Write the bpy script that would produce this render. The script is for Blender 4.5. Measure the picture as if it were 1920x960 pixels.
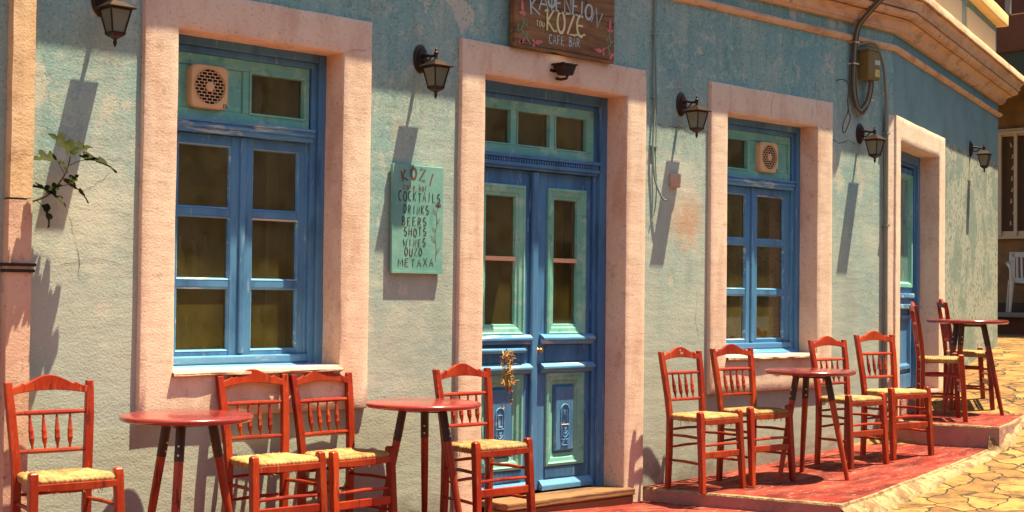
import bpy, bmesh, math, random
from mathutils import Vector, Matrix, noise
S = bpy.context.scene
for o in list(bpy.data.objects): bpy.data.objects.remove(o)
C = S.collection
RAD = math.radians
random.seed(7)

# ------------------------------------------------------------------ camera
cam = bpy.data.cameras.new('camera'); cam_o = bpy.data.objects.new('camera', cam); C.objects.link(cam_o)
cr = Vector((0.7169787986714372, -0.6969990125400931, 0.011566277439076888))
cu = Vector((-0.026763159970685624, -0.010942880119274986, 0.9995819059202096))
cf = Vector((0.6965810329918882, 0.7169885842137448, 0.026499709113943764))
mw = Matrix((( cr.x, cu.x, -cf.x), (cr.y, cu.y, -cf.y), (cr.z, cu.z, -cf.z))).to_4x4()
mw.translation = (-7.04920833, -5.99919895, 1.19)
cam_o.matrix_world = mw
cam.sensor_width = 36; cam.lens = 36*2746.78/1920; cam.clip_start = .05; cam.clip_end = 500
S.camera = cam_o

# ------------------------------------------------------------------ light
SUN = Vector((1.15, -1, 5.0)).normalized()          # towards the sun
w = bpy.data.worlds.new("World"); S.world = w; w.use_nodes = True
nt = w.node_tree; bg = nt.nodes['Background']
sky = nt.nodes.new('ShaderNodeTexSky'); sky.sky_type = 'NISHITA'; sky.sun_disc = False
sky.sun_elevation = math.asin(SUN.z); sky.sun_rotation = math.atan2(SUN.x, SUN.y)
sky.dust_density = 1.5; sky.altitude = 50
nt.links.new(sky.outputs[0], bg.inputs[0]); bg.inputs[1].default_value = .068
sl = bpy.data.lights.new('sun', 'SUN'); so = bpy.data.objects.new('sun', sl); C.objects.link(so)
sl.energy = 5.0; sl.angle = RAD(.5); sl.color = (1, .85, .58)
so.rotation_euler = (-SUN).to_track_quat('-Z', 'Y').to_euler(); so.location = (0, -3, 12)
S.view_settings.view_transform = 'Standard'; S.view_settings.look = 'None'
S.view_settings.gamma = 1; S.view_settings.use_curve_mapping = False
S.view_settings.exposure = 1.45
S.render.engine = 'CYCLES'

# ------------------------------------------------------------------ materials
def mat(name, base, rough=.7, var=(), bump=(), coat=0, metal=0, rnd=.0, spec=.5, stretch=(1, 1, 1), tint=None):
    """var: (colour, scale, lo, hi, strength[, stretch]); bump: (scale, strength, distance[, detail])"""
    m = bpy.data.materials.new(name); m.use_nodes = True
    N = m.node_tree.nodes; L = m.node_tree.links; b = N['Principled BSDF']
    tc = N.new('ShaderNodeTexCoord'); src = tc.outputs['Object']
    if rnd is not None and rnd > 0:
        oi = N.new('ShaderNodeObjectInfo'); ad = N.new('ShaderNodeVectorMath'); ad.operation = 'MULTIPLY_ADD'
        ad.inputs[1].default_value = (37, 23, 51); cx = N.new('ShaderNodeCombineXYZ')
        for i in range(3): L.new(oi.outputs['Random'], cx.inputs[i])
        L.new(cx.outputs[0], ad.inputs[0]); L.new(src, ad.inputs[2]); src = ad.outputs[0]
    def mapped(s):
        mp = N.new('ShaderNodeMapping'); mp.inputs['Scale'].default_value = s; L.new(src, mp.inputs[0]); return mp.outputs[0]
    col = None
    def mixc(fac, a, bcol, st=1):
        mx = N.new('ShaderNodeMix'); mx.data_type = 'RGBA'
        if a is None: mx.inputs[6].default_value = (*base, 1)
        else: L.new(a, mx.inputs[6])
        mx.inputs[7].default_value = (*bcol, 1); L.new(fac, mx.inputs[0]); return mx.outputs[2]
    for v in var:
        c2, sc, lo, hi, st = v[:5]; sv = v[5] if len(v) > 5 else stretch
        n = N.new('ShaderNodeTexNoise'); n.inputs['Scale'].default_value = sc; n.inputs['Detail'].default_value = 7
        n.inputs['Roughness'].default_value = .65
        L.new(mapped(sv), n.inputs['Vector'])
        mr = N.new('ShaderNodeMapRange'); mr.inputs[1].default_value = lo; mr.inputs[2].default_value = hi; mr.inputs[4].default_value = st
        L.new(n.outputs[0], mr.inputs[0]); col = mixc(mr.outputs[0], col, c2)
    if rnd is not None and rnd > 0 and col is not None:
        hsv = N.new('ShaderNodeHueSaturation'); vr = N.new('ShaderNodeMapRange'); vr.inputs[3].default_value = .70; vr.inputs[4].default_value = 1.15
        L.new(oi.outputs['Random'], vr.inputs[0]); L.new(vr.outputs[0], hsv.inputs['Value']); L.new(col, hsv.inputs['Color']); col = hsv.outputs[0]
    if col is None: b.inputs['Base Color'].default_value = (*base, 1)
    else: L.new(col, b.inputs['Base Color'])
    b.inputs['Roughness'].default_value = rough; b.inputs['Metallic'].default_value = metal
    b.inputs['Specular IOR Level'].default_value = spec
    b.inputs['Coat Weight'].default_value = coat; b.inputs['Coat Roughness'].default_value = .08
    prev = None
    for v in bump:
        n = N.new('ShaderNodeTexNoise'); n.inputs['Scale'].default_value = v[0]; n.inputs['Detail'].default_value = v[3] if len(v) > 3 else 5
        L.new(mapped(v[4] if len(v) > 4 else stretch), n.inputs['Vector'])
        bp = N.new('ShaderNodeBump'); bp.inputs['Strength'].default_value = v[1]; bp.inputs['Distance'].default_value = v[2]
        L.new(n.outputs[0], bp.inputs['Height'])
        if prev: L.new(prev, bp.inputs['Normal'])
        prev = bp.outputs[0]
    if prev: L.new(prev, b.inputs['Normal'])
    m['src'] = 1
    return m
def nodes(m): return m.node_tree.nodes, m.node_tree.links

STUCCO = [(2.5, .16, .05, 3), (11, .22, .010, 8, (.5, 1, 1.8)), (95, .34, .005, 8), (240, .3, .002)]
PAINTED = [(60, .25, .004), (200, .2, .002)]
M = {}
M['teal'] = mat('teal_plaster', (.17, .36, .35), .92, [((.36, .45, .38), 1.1, .40, .60, .75), ((.13, .29, .29), 2.4, .48, .66, .65, (2.2, 1, .4)), ((.15, .27, .27), 7, .52, .66, .5, (2.5, 1, .35)), ((.50, .53, .42), 14, .54, .68, .6), ((.30, .29, .21), 5, .58, .70, .55), ((.52, .50, .41), 2.1, .600, .615, .8, (1.3, 1, .8)), ((.12, .25, .24), 3.3, .635, .65, .6, (1.6, 1, .6)), ((.50, .47, .38), 9, .66, .67, .8), ((.10, .15, .13), 60, .55, .64, .65), ((.58, .60, .50), 85, .57, .66, .6)], STUCCO)
M['pink'] = mat('pink_plaster', (.71, .505, .375), .92, [((.78, .61, .46), 1.6, .4, .62, .85), ((.54, .31, .20), 4, .5, .66, .6, (1.3, 1, .6)), ((.40, .27, .19), 11, .58, .70, .6), ((.30, .19, .12), 60, .57, .66, .6), ((.86, .68, .52), 80, .57, .66, .55)], STUCCO)
M['pink_smooth'] = mat('pink_cornice_paint', (.72, .44, .25), .88, [((.80, .55, .34), 2, .4, .64, .8), ((.34, .19, .11), 5, .50, .66, .7, (.6, .6, 2)), ((.20, .13, .09), 18, .57, .68, .65)], [(25, .3, .008), (120, .25, .003)])
M['cream'] = mat('cream_plaster', (.78, .62, .34), .9, [((.70, .50, .24), 3, .5, .75, .6)], [(40, .35, .006)])
M['capstone'] = mat('ochre_cap_paint', (.74, .50, .20), .85, [((.45, .28, .12), 5, .55, .75, .6)], [(30, .4, .008)])
M['blue'] = mat('blue_paint', (.048, .170, .355), .45, [((.10, .28, .47), 3, .42, .62, .7, (1, 1, .3)), ((.022, .085, .19), 7, .50, .66, .7, (1, 1, .25)), ((.40, .50, .58), 36, .60, .68, .6, (1, 1, .12))], [(50, .3, .003, 6, (1, 1, .12)), (160, .2, .0015)])
M['bluerail'] = mat('blue_paint_worn', (.06, .21, .43), .45, [((.15, .38, .55), 4, .42, .62, .8, (.25, 1, 1)), ((.60, .62, .52), 24, .57, .64, .75, (.15, 1, 1)), ((.03, .08, .2), 17, .64, .74, .6, (.2, 1, 1))], [(50, .4, .004, 6, (.15, 1, 1))])
M['mint'] = mat('mint_paint', (.14, .42, .34), .5, [((.24, .55, .44), 3, .42, .68, .7), ((.42, .62, .50), 9, .52, .66, .6), ((.06, .22, .20), 14, .56, .68, .6), ((.50, .60, .45), 44, .60, .67, .5)], [(60, .3, .003), (170, .2, .0015)])
M['white_cream'] = mat('chipped_white_plaster', (.54, .40, .29), .9, [((.52, .32, .23), 9, .44, .58, .85)], [(40, .6, .01)])
def redwood(name, a, b_, c_):
    return mat(name, a, .36, [(b_, 3.5, .42, .66, .9, (1, 1, .5)), (c_, 8, .56, .74, .75, (2, 2, .4)), ((.42, .15, .055), 24, .60, .67, .75, (2.5, 2.5, .35)), ((.05, .008, .005), 15, .58, .66, .7, (2, 2, .3))], [(45, .22, .003, 6, (3, 3, .25)), (150, .12, .0012)], coat=.12, rnd=1, spec=.35)
M['red'] = redwood('red_varnished_wood', (.27, .019, .005), (.43, .058, .011), (.10, .007, .004))
M['redtop'] = mat('red_table_lacquer', (.25, .020, .014), .20, [((.31, .036, .022), 3, .4, .7, .7), ((.22, .02, .015), 12, .6, .75, .5, (1, 4, 1))], [(5, .05, .004)], coat=.8, rnd=1)
def scuffed(m, lo, hi, sc):
    N, L = nodes(m); b = N['Principled BSDF']; tc = N.new('ShaderNodeTexCoord'); n = N.new('ShaderNodeTexNoise'); n.inputs['Scale'].default_value = sc; n.inputs['Detail'].default_value = 9; n.inputs['Roughness'].default_value = .75
    L.new(tc.outputs['Object'], n.inputs[0]); mr = N.new('ShaderNodeMapRange'); mr.inputs[1].default_value = .35; mr.inputs[2].default_value = .65; mr.inputs[3].default_value = lo; mr.inputs[4].default_value = hi
    L.new(n.outputs[0], mr.inputs[0]); L.new(mr.outputs[0], b.inputs['Roughness']); L.new(mr.outputs[0], b.inputs['Coat Roughness'])
scuffed(M['redtop'], .08, .36, 9)
M['orangeleg'] = redwood('worn_red_leg_paint', (.29, .030, .010), (.40, .065, .02), (.11, .010, .006))
M['darkwood'] = mat('blackened_leg_top', (.035, .018, .010), .5, [((.16, .075, .02), 7, .52, .68, .8, (3, 3, .25)), ((.01, .006, .005), 6, .5, .7, .8)], [(50, .4, .003)], rnd=1)
M['bolt'] = mat('pale_bolt_head', (.75, .62, .50), .35, metal=.4)
# rush: strand tone from noise stretched along fibres
M['rush'] = mat('woven_rush', (.34, .185, .052), .75, [((.44, .285, .10), 14, .42, .62, .9), ((.22, .11, .022), 9, .52, .66, .7), ((.48, .36, .15), 6, .55, .70, .6)], [(120, .5, .004)], rnd=1)
M['bronze'] = mat('dark_bronze', (.036, .018, .010), .42, [((.08, .04, .02), 9, .5, .7, .8), ((.02, .01, .008), 14, .5, .7, .7)], [(70, .25, .002)], metal=.45, rnd=1)
M['black_metal'] = mat('black_iron', (.02, .017, .015), .5, [((.06, .04, .03), 15, .55, .7, .7)], metal=.3)
M['lampglass'] = mat('frosted_lamp_glass', (.19, .20, .14), .25, [((.13, .145, .11), 8, .4, .7, .6)], spec=.5, rnd=1)
M['plastic_cream'] = mat('aged_cream_plastic', (.68, .46, .24), .45, [((.60, .36, .18), 8, .5, .75, .5)])
M['dark'] = mat('dark_gap', (.012, .009, .006), .8)
M['concrete_pink'] = mat('pink_worn_concrete', (.42, .20, .16), .95, [((.30, .17, .13), 5, .45, .65, .8), ((.50, .30, .24), 9, .52, .7, .7), ((.10, .07, .05), 30, .66, .72, .8)], [(14, .5, .03), (70, .5, .008)])
M['red_floor'] = mat('red_painted_concrete', (.215, .021, .014), .85, [((.28, .050, .033), 1.6, .40, .60, .85), ((.085, .008, .006), 3, .46, .62, .85, (.7, 1.6, 1)), ((.05, .008, .006), 11, .52, .66, .7, (.6, 1.8, 1)), ((.30, .09, .055), 7, .52, .63, .8, (.5, 1.8, 1)), ((.40, .25, .17), 30, .61, .66, .8, (.6, 1.5, 1))], [(20, .45, .012), (90, .5, .004)], spec=.2)
M['worn_edge'] = mat('bare_plaster_edge', (.34, .25, .12), .95, [((.20, .10, .045), 9, .46, .58, .9), ((.07, .045, .025), 20, .56, .66, .9)], [(30, .6, .02), (100, .4, .004)])
M['step_wood'] = mat('old_pine_step', (.22, .105, .035), .8, [((.30, .17, .07), 5, .42, .66, .8, (.2, 1, 2)), ((.10, .035, .014), 8, .50, .62, .85, (.25, 1, 3)), ((.20, .03, .015), 5, .6, .72, .6, (.3, 1, 1))], [(24, .6, .01, 6, (.1, 1, 3))])
M['brass'] = mat('aged_brass', (.45, .22, .06), .35, metal=.8)
M['olivebox'] = mat('olive_drab_metal', (.17, .12, .028), .45, [((.24, .17, .05), 5, .45, .7, .7), ((.09, .06, .02), 9, .55, .75, .6)])
M['labelwhite'] = mat('pale_meter_label', (.75, .72, .6), .5)
M['labelyellow'] = mat('yellow_meter_label', (.62, .40, .08), .5, [((.75, .6, .25), 30, .5, .6, .8)])
M['cable_dark'] = mat('dark_cable', (.070, .050, .030), .55)
M['cable_grey'] = mat('grey_cable', (.26, .20, .11), .5)
M['conduit'] = mat('grey_conduit', (.24, .25, .21), .55, [((.15, .17, .16), 6, .5, .7, .8)], [(50, .2, .002)])
M['cable_teal'] = mat('painted_over_cable', (.20, .27, .24), .7)
M['leaf'] = mat('fig_leaf', (.020, .028, .005), .8, [((.05, .050, .009), 12, .45, .65, .9), ((.03, .04, .008), 25, .5, .7, .6)], [(60, .3, .002)], rnd=1, spec=.15)
M['stem'] = mat('fig_stem', (.09, .075, .025), .7)
M['signwood'] = mat('weathered_sign_wood', (.17, .075, .024), .75, [((.32, .165, .055), 4, .42, .66, .85, (.5, 1, 3)), ((.04, .016, .006), 9, .5, .68, .9, (.35, 1, 3)), ((.30, .17, .06), 30, .6, .72, .6, (.3, 1, 3))], [(22, .6, .008, 6, (.3, 1, 4))])
M['paint_blue'] = mat('pale_blue_lettering', (.42, .50, .48), .7, [((.25, .25, .2), 40, .55, .68, .7)])
M['paint_yellow'] = mat('pale_yellow_lettering', (.68, .60, .30), .7, [((.4, .3, .12), 40, .56, .68, .7)])
M['paint_pink'] = mat('pink_flower_paint', (.60, .16, .16), .7, [((.35, .09, .08), 40, .5, .66, .7)])
M['paint_green'] = mat('green_leaf_paint', (.20, .28, .15), .7)
M['paint_black'] = mat('black_brush_paint', (.025, .018, .012), .6)
M['paint_brown'] = mat('brown_brush_paint', (.16, .05, .025), .6)
M['board'] = mat('turquoise_board', (.12, .33, .28), .6, [((.24, .44, .36), 5, .42, .66, .75), ((.07, .25, .24), 8, .55, .72, .6, (2, 1, .6))], [(40, .3, .003)])
M['petal_dry'] = mat('dried_petals', (.50, .28, .07), .9, [((.30, .13, .03), 30, .5, .65, .9), ((.62, .46, .18), 22, .55, .7, .7)])
M['petal_red'] = mat('faded_red_petals', (.40, .045, .06), .9)
M['whiteplastic'] = mat('white_plastic', (.72, .66, .52), .45)
M['ochre_wall'] = mat('ochre_wall', (.25, .145, .06), .9, [((.12, .055, .022), 3, .45, .7, .8)], [(40, .4, .006)])
M['brown_wall'] = mat('redbrown_wall', (.12, .042, .018), .9, [((.07, .024, .01), 3, .45, .7, .8)], [(30, .5, .01)])
M['greybeam'] = mat('grey_weathered_beam', (.20, .19, .17), .8)
M['barpaint'] = mat('cream_iron_bars', (.55, .45, .30), .6)
M['awning'] = mat('dark_green_awning', (.035, .05, .03), .85)
M['awning_trim'] = mat('pale_awning_trim', (.42, .38, .28), .8)
M['stonewall'] = mat('stone_wall', (.48, .34, .19), .95, [((.14, .08, .04), 1.6, .48, .58, .95), ((.5, .4, .26), 6, .5, .7, .7)], [(8, .8, .05)])
M['interior'] = mat('interior_plaster', (.66, .53, .14), .95, [((.36, .27, .06), 2, .45, .7, .7)])
M['interior_dark'] = mat('interior_dark_wood', (.09, .05, .02), .8)
M['curtain'] = mat('olive_curtain', (.78, .60, .22), .95, [((.45, .34, .10), 6, .45, .7, .7, (4, 4, .3))])
M['curtain_brown'] = mat('brown_drape', (.12, .05, .02), .95)
M['bottle'] = mat('dim_bottle_glass', (.92, .90, .74), .2, rnd=1)
M['roofgrey'] = mat('flat_roof', (.35, .32, .28), .95)
M['glass_lace'] = mat('lace_backed_glass', (.12, .23, .20), .22, [((.34, .42, .33), 7, .52, .64, .7, (2, 1, .4)), ((.05, .10, .09), 5, .52, .66, .7)])

def glass_mat(name, dirt, amount, scale=9):
    m = bpy.data.materials.new(name); m.use_nodes = True; N, L = nodes(m); N.remove(N['Principled BSDF'])
    out = N['Material Output']; tc = N.new('ShaderNodeTexCoord')
    tr = N.new('ShaderNodeBsdfTransparent'); tr.inputs[0].default_value = (.92, .88, .70, 1)
    df = N.new('ShaderNodeBsdfDiffuse'); df.inputs[0].default_value = (*dirt, 1)
    gl = N.new('ShaderNodeBsdfGlossy'); gl.inputs['Roughness'].default_value = .03
    n = N.new('ShaderNodeTexNoise'); n.inputs['Scale'].default_value = scale; n.inputs['Detail'].default_value = 9; n.inputs['Roughness'].default_value = .7
    L.new(tc.outputs['Object'], n.inputs['Vector'])
    mr = N.new('ShaderNodeMapRange'); mr.inputs[1].default_value = .35; mr.inputs[2].default_value = .75
    mr.inputs[3].default_value = amount*.4; mr.inputs[4].default_value = amount*1.7; L.new(n.outputs[0], mr.inputs[0])
    m1 = N.new('ShaderNodeMixShader'); L.new(mr.outputs[0], m1.inputs[0]); L.new(tr.outputs[0], m1.inputs[1]); L.new(df.outputs[0], m1.inputs[2])
    fr = N.new('ShaderNodeFresnel'); fr.inputs[0].default_value = 2.3
    bp = N.new('ShaderNodeBump'); bp.inputs['Strength'].default_value = .02; bp.inputs['Distance'].default_value = .01
    n2 = N.new('ShaderNodeTexNoise'); n2.inputs['Scale'].default_value = 3; L.new(tc.outputs['Object'], n2.inputs['Vector']); L.new(n2.outputs[0], bp.inputs['Height']); L.new(bp.outputs[0], gl.inputs['Normal'])
    m2 = N.new('ShaderNodeMixShader'); L.new(fr.outputs[0], m2.inputs[0]); L.new(m1.outputs[0], m2.inputs[1]); L.new(gl.outputs[0], m2.inputs[2])
    L.new(m2.outputs[0], out.inputs[0]); return m
M['glass'] = glass_mat('old_window_glass', (.27, .22, .05), .23, 3)

def strand_tone(m):
    N, L = nodes(m); b = N['Principled BSDF']; col = b.inputs['Base Color'].links[0].from_socket
    at = N.new('ShaderNodeAttribute'); at.attribute_name = 'strand'; hsv = N.new('ShaderNodeHueSaturation')
    L.new(at.outputs['Fac'], hsv.inputs['Value']); L.new(col, hsv.inputs['Color']); L.new(hsv.outputs[0], b.inputs['Base Color'])
strand_tone(M['rush'])
def plaster_facade2():
    """painted teal above, bare spotted render below an uneven line: a real change of finish"""
    m = mat('half_painted_render', (.18, .31, .31), .92, [((.13, .23, .23), 3, .45, .66, .7), ((.14, .18, .17), 40, .58, .66, .6)], STUCCO)
    N, L = nodes(m); b = N['Principled BSDF']; old = b.inputs['Base Color'].links[0].from_socket
    tc = N.new('ShaderNodeTexCoord'); sx = N.new('ShaderNodeSeparateXYZ'); L.new(tc.outputs['Object'], sx.inputs[0])
    n = N.new('ShaderNodeTexNoise'); n.inputs['Scale'].default_value = 1.6; n.inputs['Detail'].default_value = 4; L.new(tc.outputs['Object'], n.inputs[0])
    ad = N.new('ShaderNodeMath'); ad.operation = 'MULTIPLY_ADD'; ad.inputs[1].default_value = .30; L.new(n.outputs[0], ad.inputs[0]); L.new(sx.outputs[2], ad.inputs[2])
    mr = N.new('ShaderNodeMapRange'); mr.inputs[1].default_value = 2.735; mr.inputs[2].default_value = 2.755; L.new(ad.outputs[0], mr.inputs[0])
    sp = N.new('ShaderNodeTexNoise'); sp.inputs['Scale'].default_value = 26; sp.inputs['Detail'].default_value = 6; L.new(tc.outputs['Object'], sp.inputs[0])
    sr = N.new('ShaderNodeMapRange'); sr.inputs[1].default_value = .53; sr.inputs[2].default_value = .62; L.new(sp.outputs[0], sr.inputs[0])
    bare = N.new('ShaderNodeMix'); bare.data_type = 'RGBA'; bare.inputs[6].default_value = (.31, .33, .265, 1); bare.inputs[7].default_value = (.13, .15, .12, 1); L.new(sr.outputs[0], bare.inputs[0])
    st = N.new('ShaderNodeTexNoise'); st.inputs['Scale'].default_value = 3.5; st.inputs['Detail'].default_value = 7
    mp = N.new('ShaderNodeMapping'); mp.inputs['Scale'].default_value = (.8, .8, .7); L.new(tc.outputs['Object'], mp.inputs[0]); L.new(mp.outputs[0], st.inputs[0])
    str_ = N.new('ShaderNodeMapRange'); str_.inputs[1].default_value = .49; str_.inputs[2].default_value = .60; str_.inputs[4].default_value = .75; L.new(st.outputs[0], str_.inputs[0])
    b2 = N.new('ShaderNodeMix'); b2.data_type = 'RGBA'; L.new(str_.outputs[0], b2.inputs[0]); L.new(bare.outputs[2], b2.inputs[6]); b2.inputs[7].default_value = (.13, .19, .16, 1)
    mx = N.new('ShaderNodeMix'); mx.data_type = 'RGBA'; L.new(mr.outputs[0], mx.inputs[0]); L.new(b2.outputs[2], mx.inputs[6]); L.new(old, mx.inputs[7])
    L.new(mx.outputs[2], b.inputs['Base Color']); return m
M['facade2'] = plaster_facade2()

def add_stain(m, spots):
    """rust-brown stains where the plaster has gone, fixed to the wall"""
    N, L = nodes(m); b = N['Principled BSDF']; col = b.inputs['Base Color'].links[0].from_socket
    tc = N.new('ShaderNodeTexCoord')
    for (c, r, color, st) in spots:
        mp = N.new('ShaderNodeMapping'); mp.vector_type = 'POINT'
        mp.inputs['Location'].default_value = tuple(-a/b_ for a, b_ in zip(c, r)); mp.inputs['Scale'].default_value = tuple(1/x for x in r); L.new(tc.outputs['Object'], mp.inputs[0])
        ln = N.new('ShaderNodeVectorMath'); ln.operation = 'LENGTH'; L.new(mp.outputs[0], ln.inputs[0])
        n = N.new('ShaderNodeTexNoise'); n.inputs['Scale'].default_value = 12; n.inputs['Detail'].default_value = 8; n.inputs['Roughness'].default_value = .7; L.new(tc.outputs['Object'], n.inputs[0])
        ad = N.new('ShaderNodeMath'); ad.operation = 'MULTIPLY_ADD'; ad.inputs[1].default_value = 2.4; L.new(n.outputs[0], ad.inputs[0]); L.new(ln.outputs['Value'], ad.inputs[2])
        mr = N.new('ShaderNodeMapRange'); mr.inputs[1].default_value = 1.5; mr.inputs[2].default_value = 2.3; mr.inputs[3].default_value = st; mr.inputs[4].default_value = 0; L.new(ad.outputs[0], mr.inputs[0])
        mx = N.new('ShaderNodeMix'); mx.data_type = 'RGBA'; L.new(mr.outputs[0], mx.inputs[0]); L.new(col, mx.inputs[6]); mx.inputs[7].default_value = (*color, 1); col = mx.outputs[2]
    L.new(col, b.inputs['Base Color'])
def tint_lit_lower_wall(m, color):  # sunlit look put into the colour: paler lower wall, deeper teal above
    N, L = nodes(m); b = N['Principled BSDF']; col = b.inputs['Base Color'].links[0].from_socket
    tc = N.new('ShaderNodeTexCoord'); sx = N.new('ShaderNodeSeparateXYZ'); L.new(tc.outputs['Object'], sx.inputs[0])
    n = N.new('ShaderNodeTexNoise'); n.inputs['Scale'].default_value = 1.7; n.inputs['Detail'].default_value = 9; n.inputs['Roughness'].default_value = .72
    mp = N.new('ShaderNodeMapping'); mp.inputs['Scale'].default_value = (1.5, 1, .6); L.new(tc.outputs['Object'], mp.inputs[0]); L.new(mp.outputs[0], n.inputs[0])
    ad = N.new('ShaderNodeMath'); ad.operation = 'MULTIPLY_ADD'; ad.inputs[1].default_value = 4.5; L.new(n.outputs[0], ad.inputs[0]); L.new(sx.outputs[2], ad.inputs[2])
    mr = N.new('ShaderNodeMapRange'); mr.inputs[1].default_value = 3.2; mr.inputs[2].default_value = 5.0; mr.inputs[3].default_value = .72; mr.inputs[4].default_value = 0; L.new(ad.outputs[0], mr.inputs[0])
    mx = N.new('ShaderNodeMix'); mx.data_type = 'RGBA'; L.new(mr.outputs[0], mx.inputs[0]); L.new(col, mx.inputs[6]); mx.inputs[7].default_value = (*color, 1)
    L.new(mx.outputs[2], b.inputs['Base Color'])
tint_lit_lower_wall(M['teal'], (.46, .475, .39))
add_stain(M['teal'], [((.37, .03, 1.72), (.17, .3, .22), (.50, .27, .15), .8), ((.30, .03, 1.95), (.25, .3, .25), (.55, .54, .46), .7), ((-3.86, .03, 1.55), (.25, .3, .3), (.56, .57, .46), .8), ((-2.0, .03, .95), (.3, .3, .3), (.30, .38, .33), .6), ((-3, .03, -.04), (7, .3, .17), (.22, .21, .16), .65), ((1.5, .03, .06), (1.6, .3, .16), (.24, .21, .17), .65), ((-1.75, .03, 1.15), (.09, .3, .5), (.24, .33, .30), .5), ((2.3, .03, 1.2), (.12, .3, .6), (.26, .33, .29), .5)])

def paving_mat():
    m = bpy.data.materials.new('crazy_paving'); m.use_nodes = True; N, L = nodes(m); b = N['Principled BSDF']
    tc = N.new('ShaderNodeTexCoord'); src = tc.outputs['Object']
    wn = N.new('ShaderNodeTexNoise'); wn.inputs['Scale'].default_value = 2.2; wn.inputs['Detail'].default_value = 3; L.new(src, wn.inputs[0])
    wm = N.new('ShaderNodeVectorMath'); wm.operation = 'MULTIPLY_ADD'; wm.inputs[1].default_value = (.55, .55, 0); L.new(wn.outputs['Color'], wm.inputs[0]); L.new(src, wm.inputs[2])
    fl = N.new('ShaderNodeVectorMath'); fl.operation = 'MULTIPLY'; fl.inputs[1].default_value = (1, 1, 0); L.new(wm.outputs[0], fl.inputs[0])
    v = N.new('ShaderNodeTexVoronoi'); v.feature = 'DISTANCE_TO_EDGE'; v.inputs['Scale'].default_value = 4.3; L.new(fl.outputs[0], v.inputs[0])
    v2 = N.new('ShaderNodeTexVoronoi'); v2.feature = 'F1'; v2.inputs['Scale'].default_value = 4.3; L.new(fl.outputs[0], v2.inputs[0])
    jr = N.new('ShaderNodeMapRange'); jr.inputs[1].default_value = .006; jr.inputs[2].default_value = .030; L.new(v.outputs['Distance'], jr.inputs[0])
    hs = N.new('ShaderNodeSeparateColor'); L.new(v2.outputs['Color'], hs.inputs[0])
    c = N.new('ShaderNodeMix'); c.data_type = 'RGBA'; c.inputs[6].default_value = (.20, .085, .013, 1); c.inputs[7].default_value = (.36, .215, .050, 1); L.new(hs.outputs[0], c.inputs[0])
    n = N.new('ShaderNodeTexNoise'); n.inputs['Scale'].default_value = 6; n.inputs['Detail'].default_value = 9; n.inputs['Roughness'].default_value = .7; L.new(src, n.inputs[0])
    nr = N.new('ShaderNodeMapRange'); nr.inputs[1].default_value = .46; nr.inputs[2].default_value = .60; nr.inputs[4].default_value = .8; L.new(n.outputs[0], nr.inputs[0])
    c2 = N.new('ShaderNodeMix'); c2.data_type = 'RGBA'; L.new(nr.outputs[0], c2.inputs[0]); L.new(c.outputs[2], c2.inputs[6]); c2.inputs[7].default_value = (.10, .038, .008, 1)
    c3 = N.new('ShaderNodeMix'); c3.data_type = 'RGBA'; L.new(jr.outputs[0], c3.inputs[0]); c3.inputs[6].default_value = (.07, .045, .02, 1); L.new(c2.outputs[2], c3.inputs[7])
    L.new(c3.outputs[2], b.inputs['Base Color']); b.inputs['Roughness'].default_value = .8
    hm = N.new('ShaderNodeMath'); hm.operation = 'MULTIPLY_ADD'; hm.inputs[1].default_value = .35; L.new(n.outputs[0], hm.inputs[0]); L.new(jr.outputs[0], hm.inputs[2])
    bp = N.new('ShaderNodeBump'); bp.inputs['Strength'].default_value = .9; bp.inputs['Distance'].default_value = .04; L.new(hm.outputs[0], bp.inputs['Height']); L.new(bp.outputs[0], b.inputs['Normal'])
    return m
M['paving'] = paving_mat()

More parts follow.
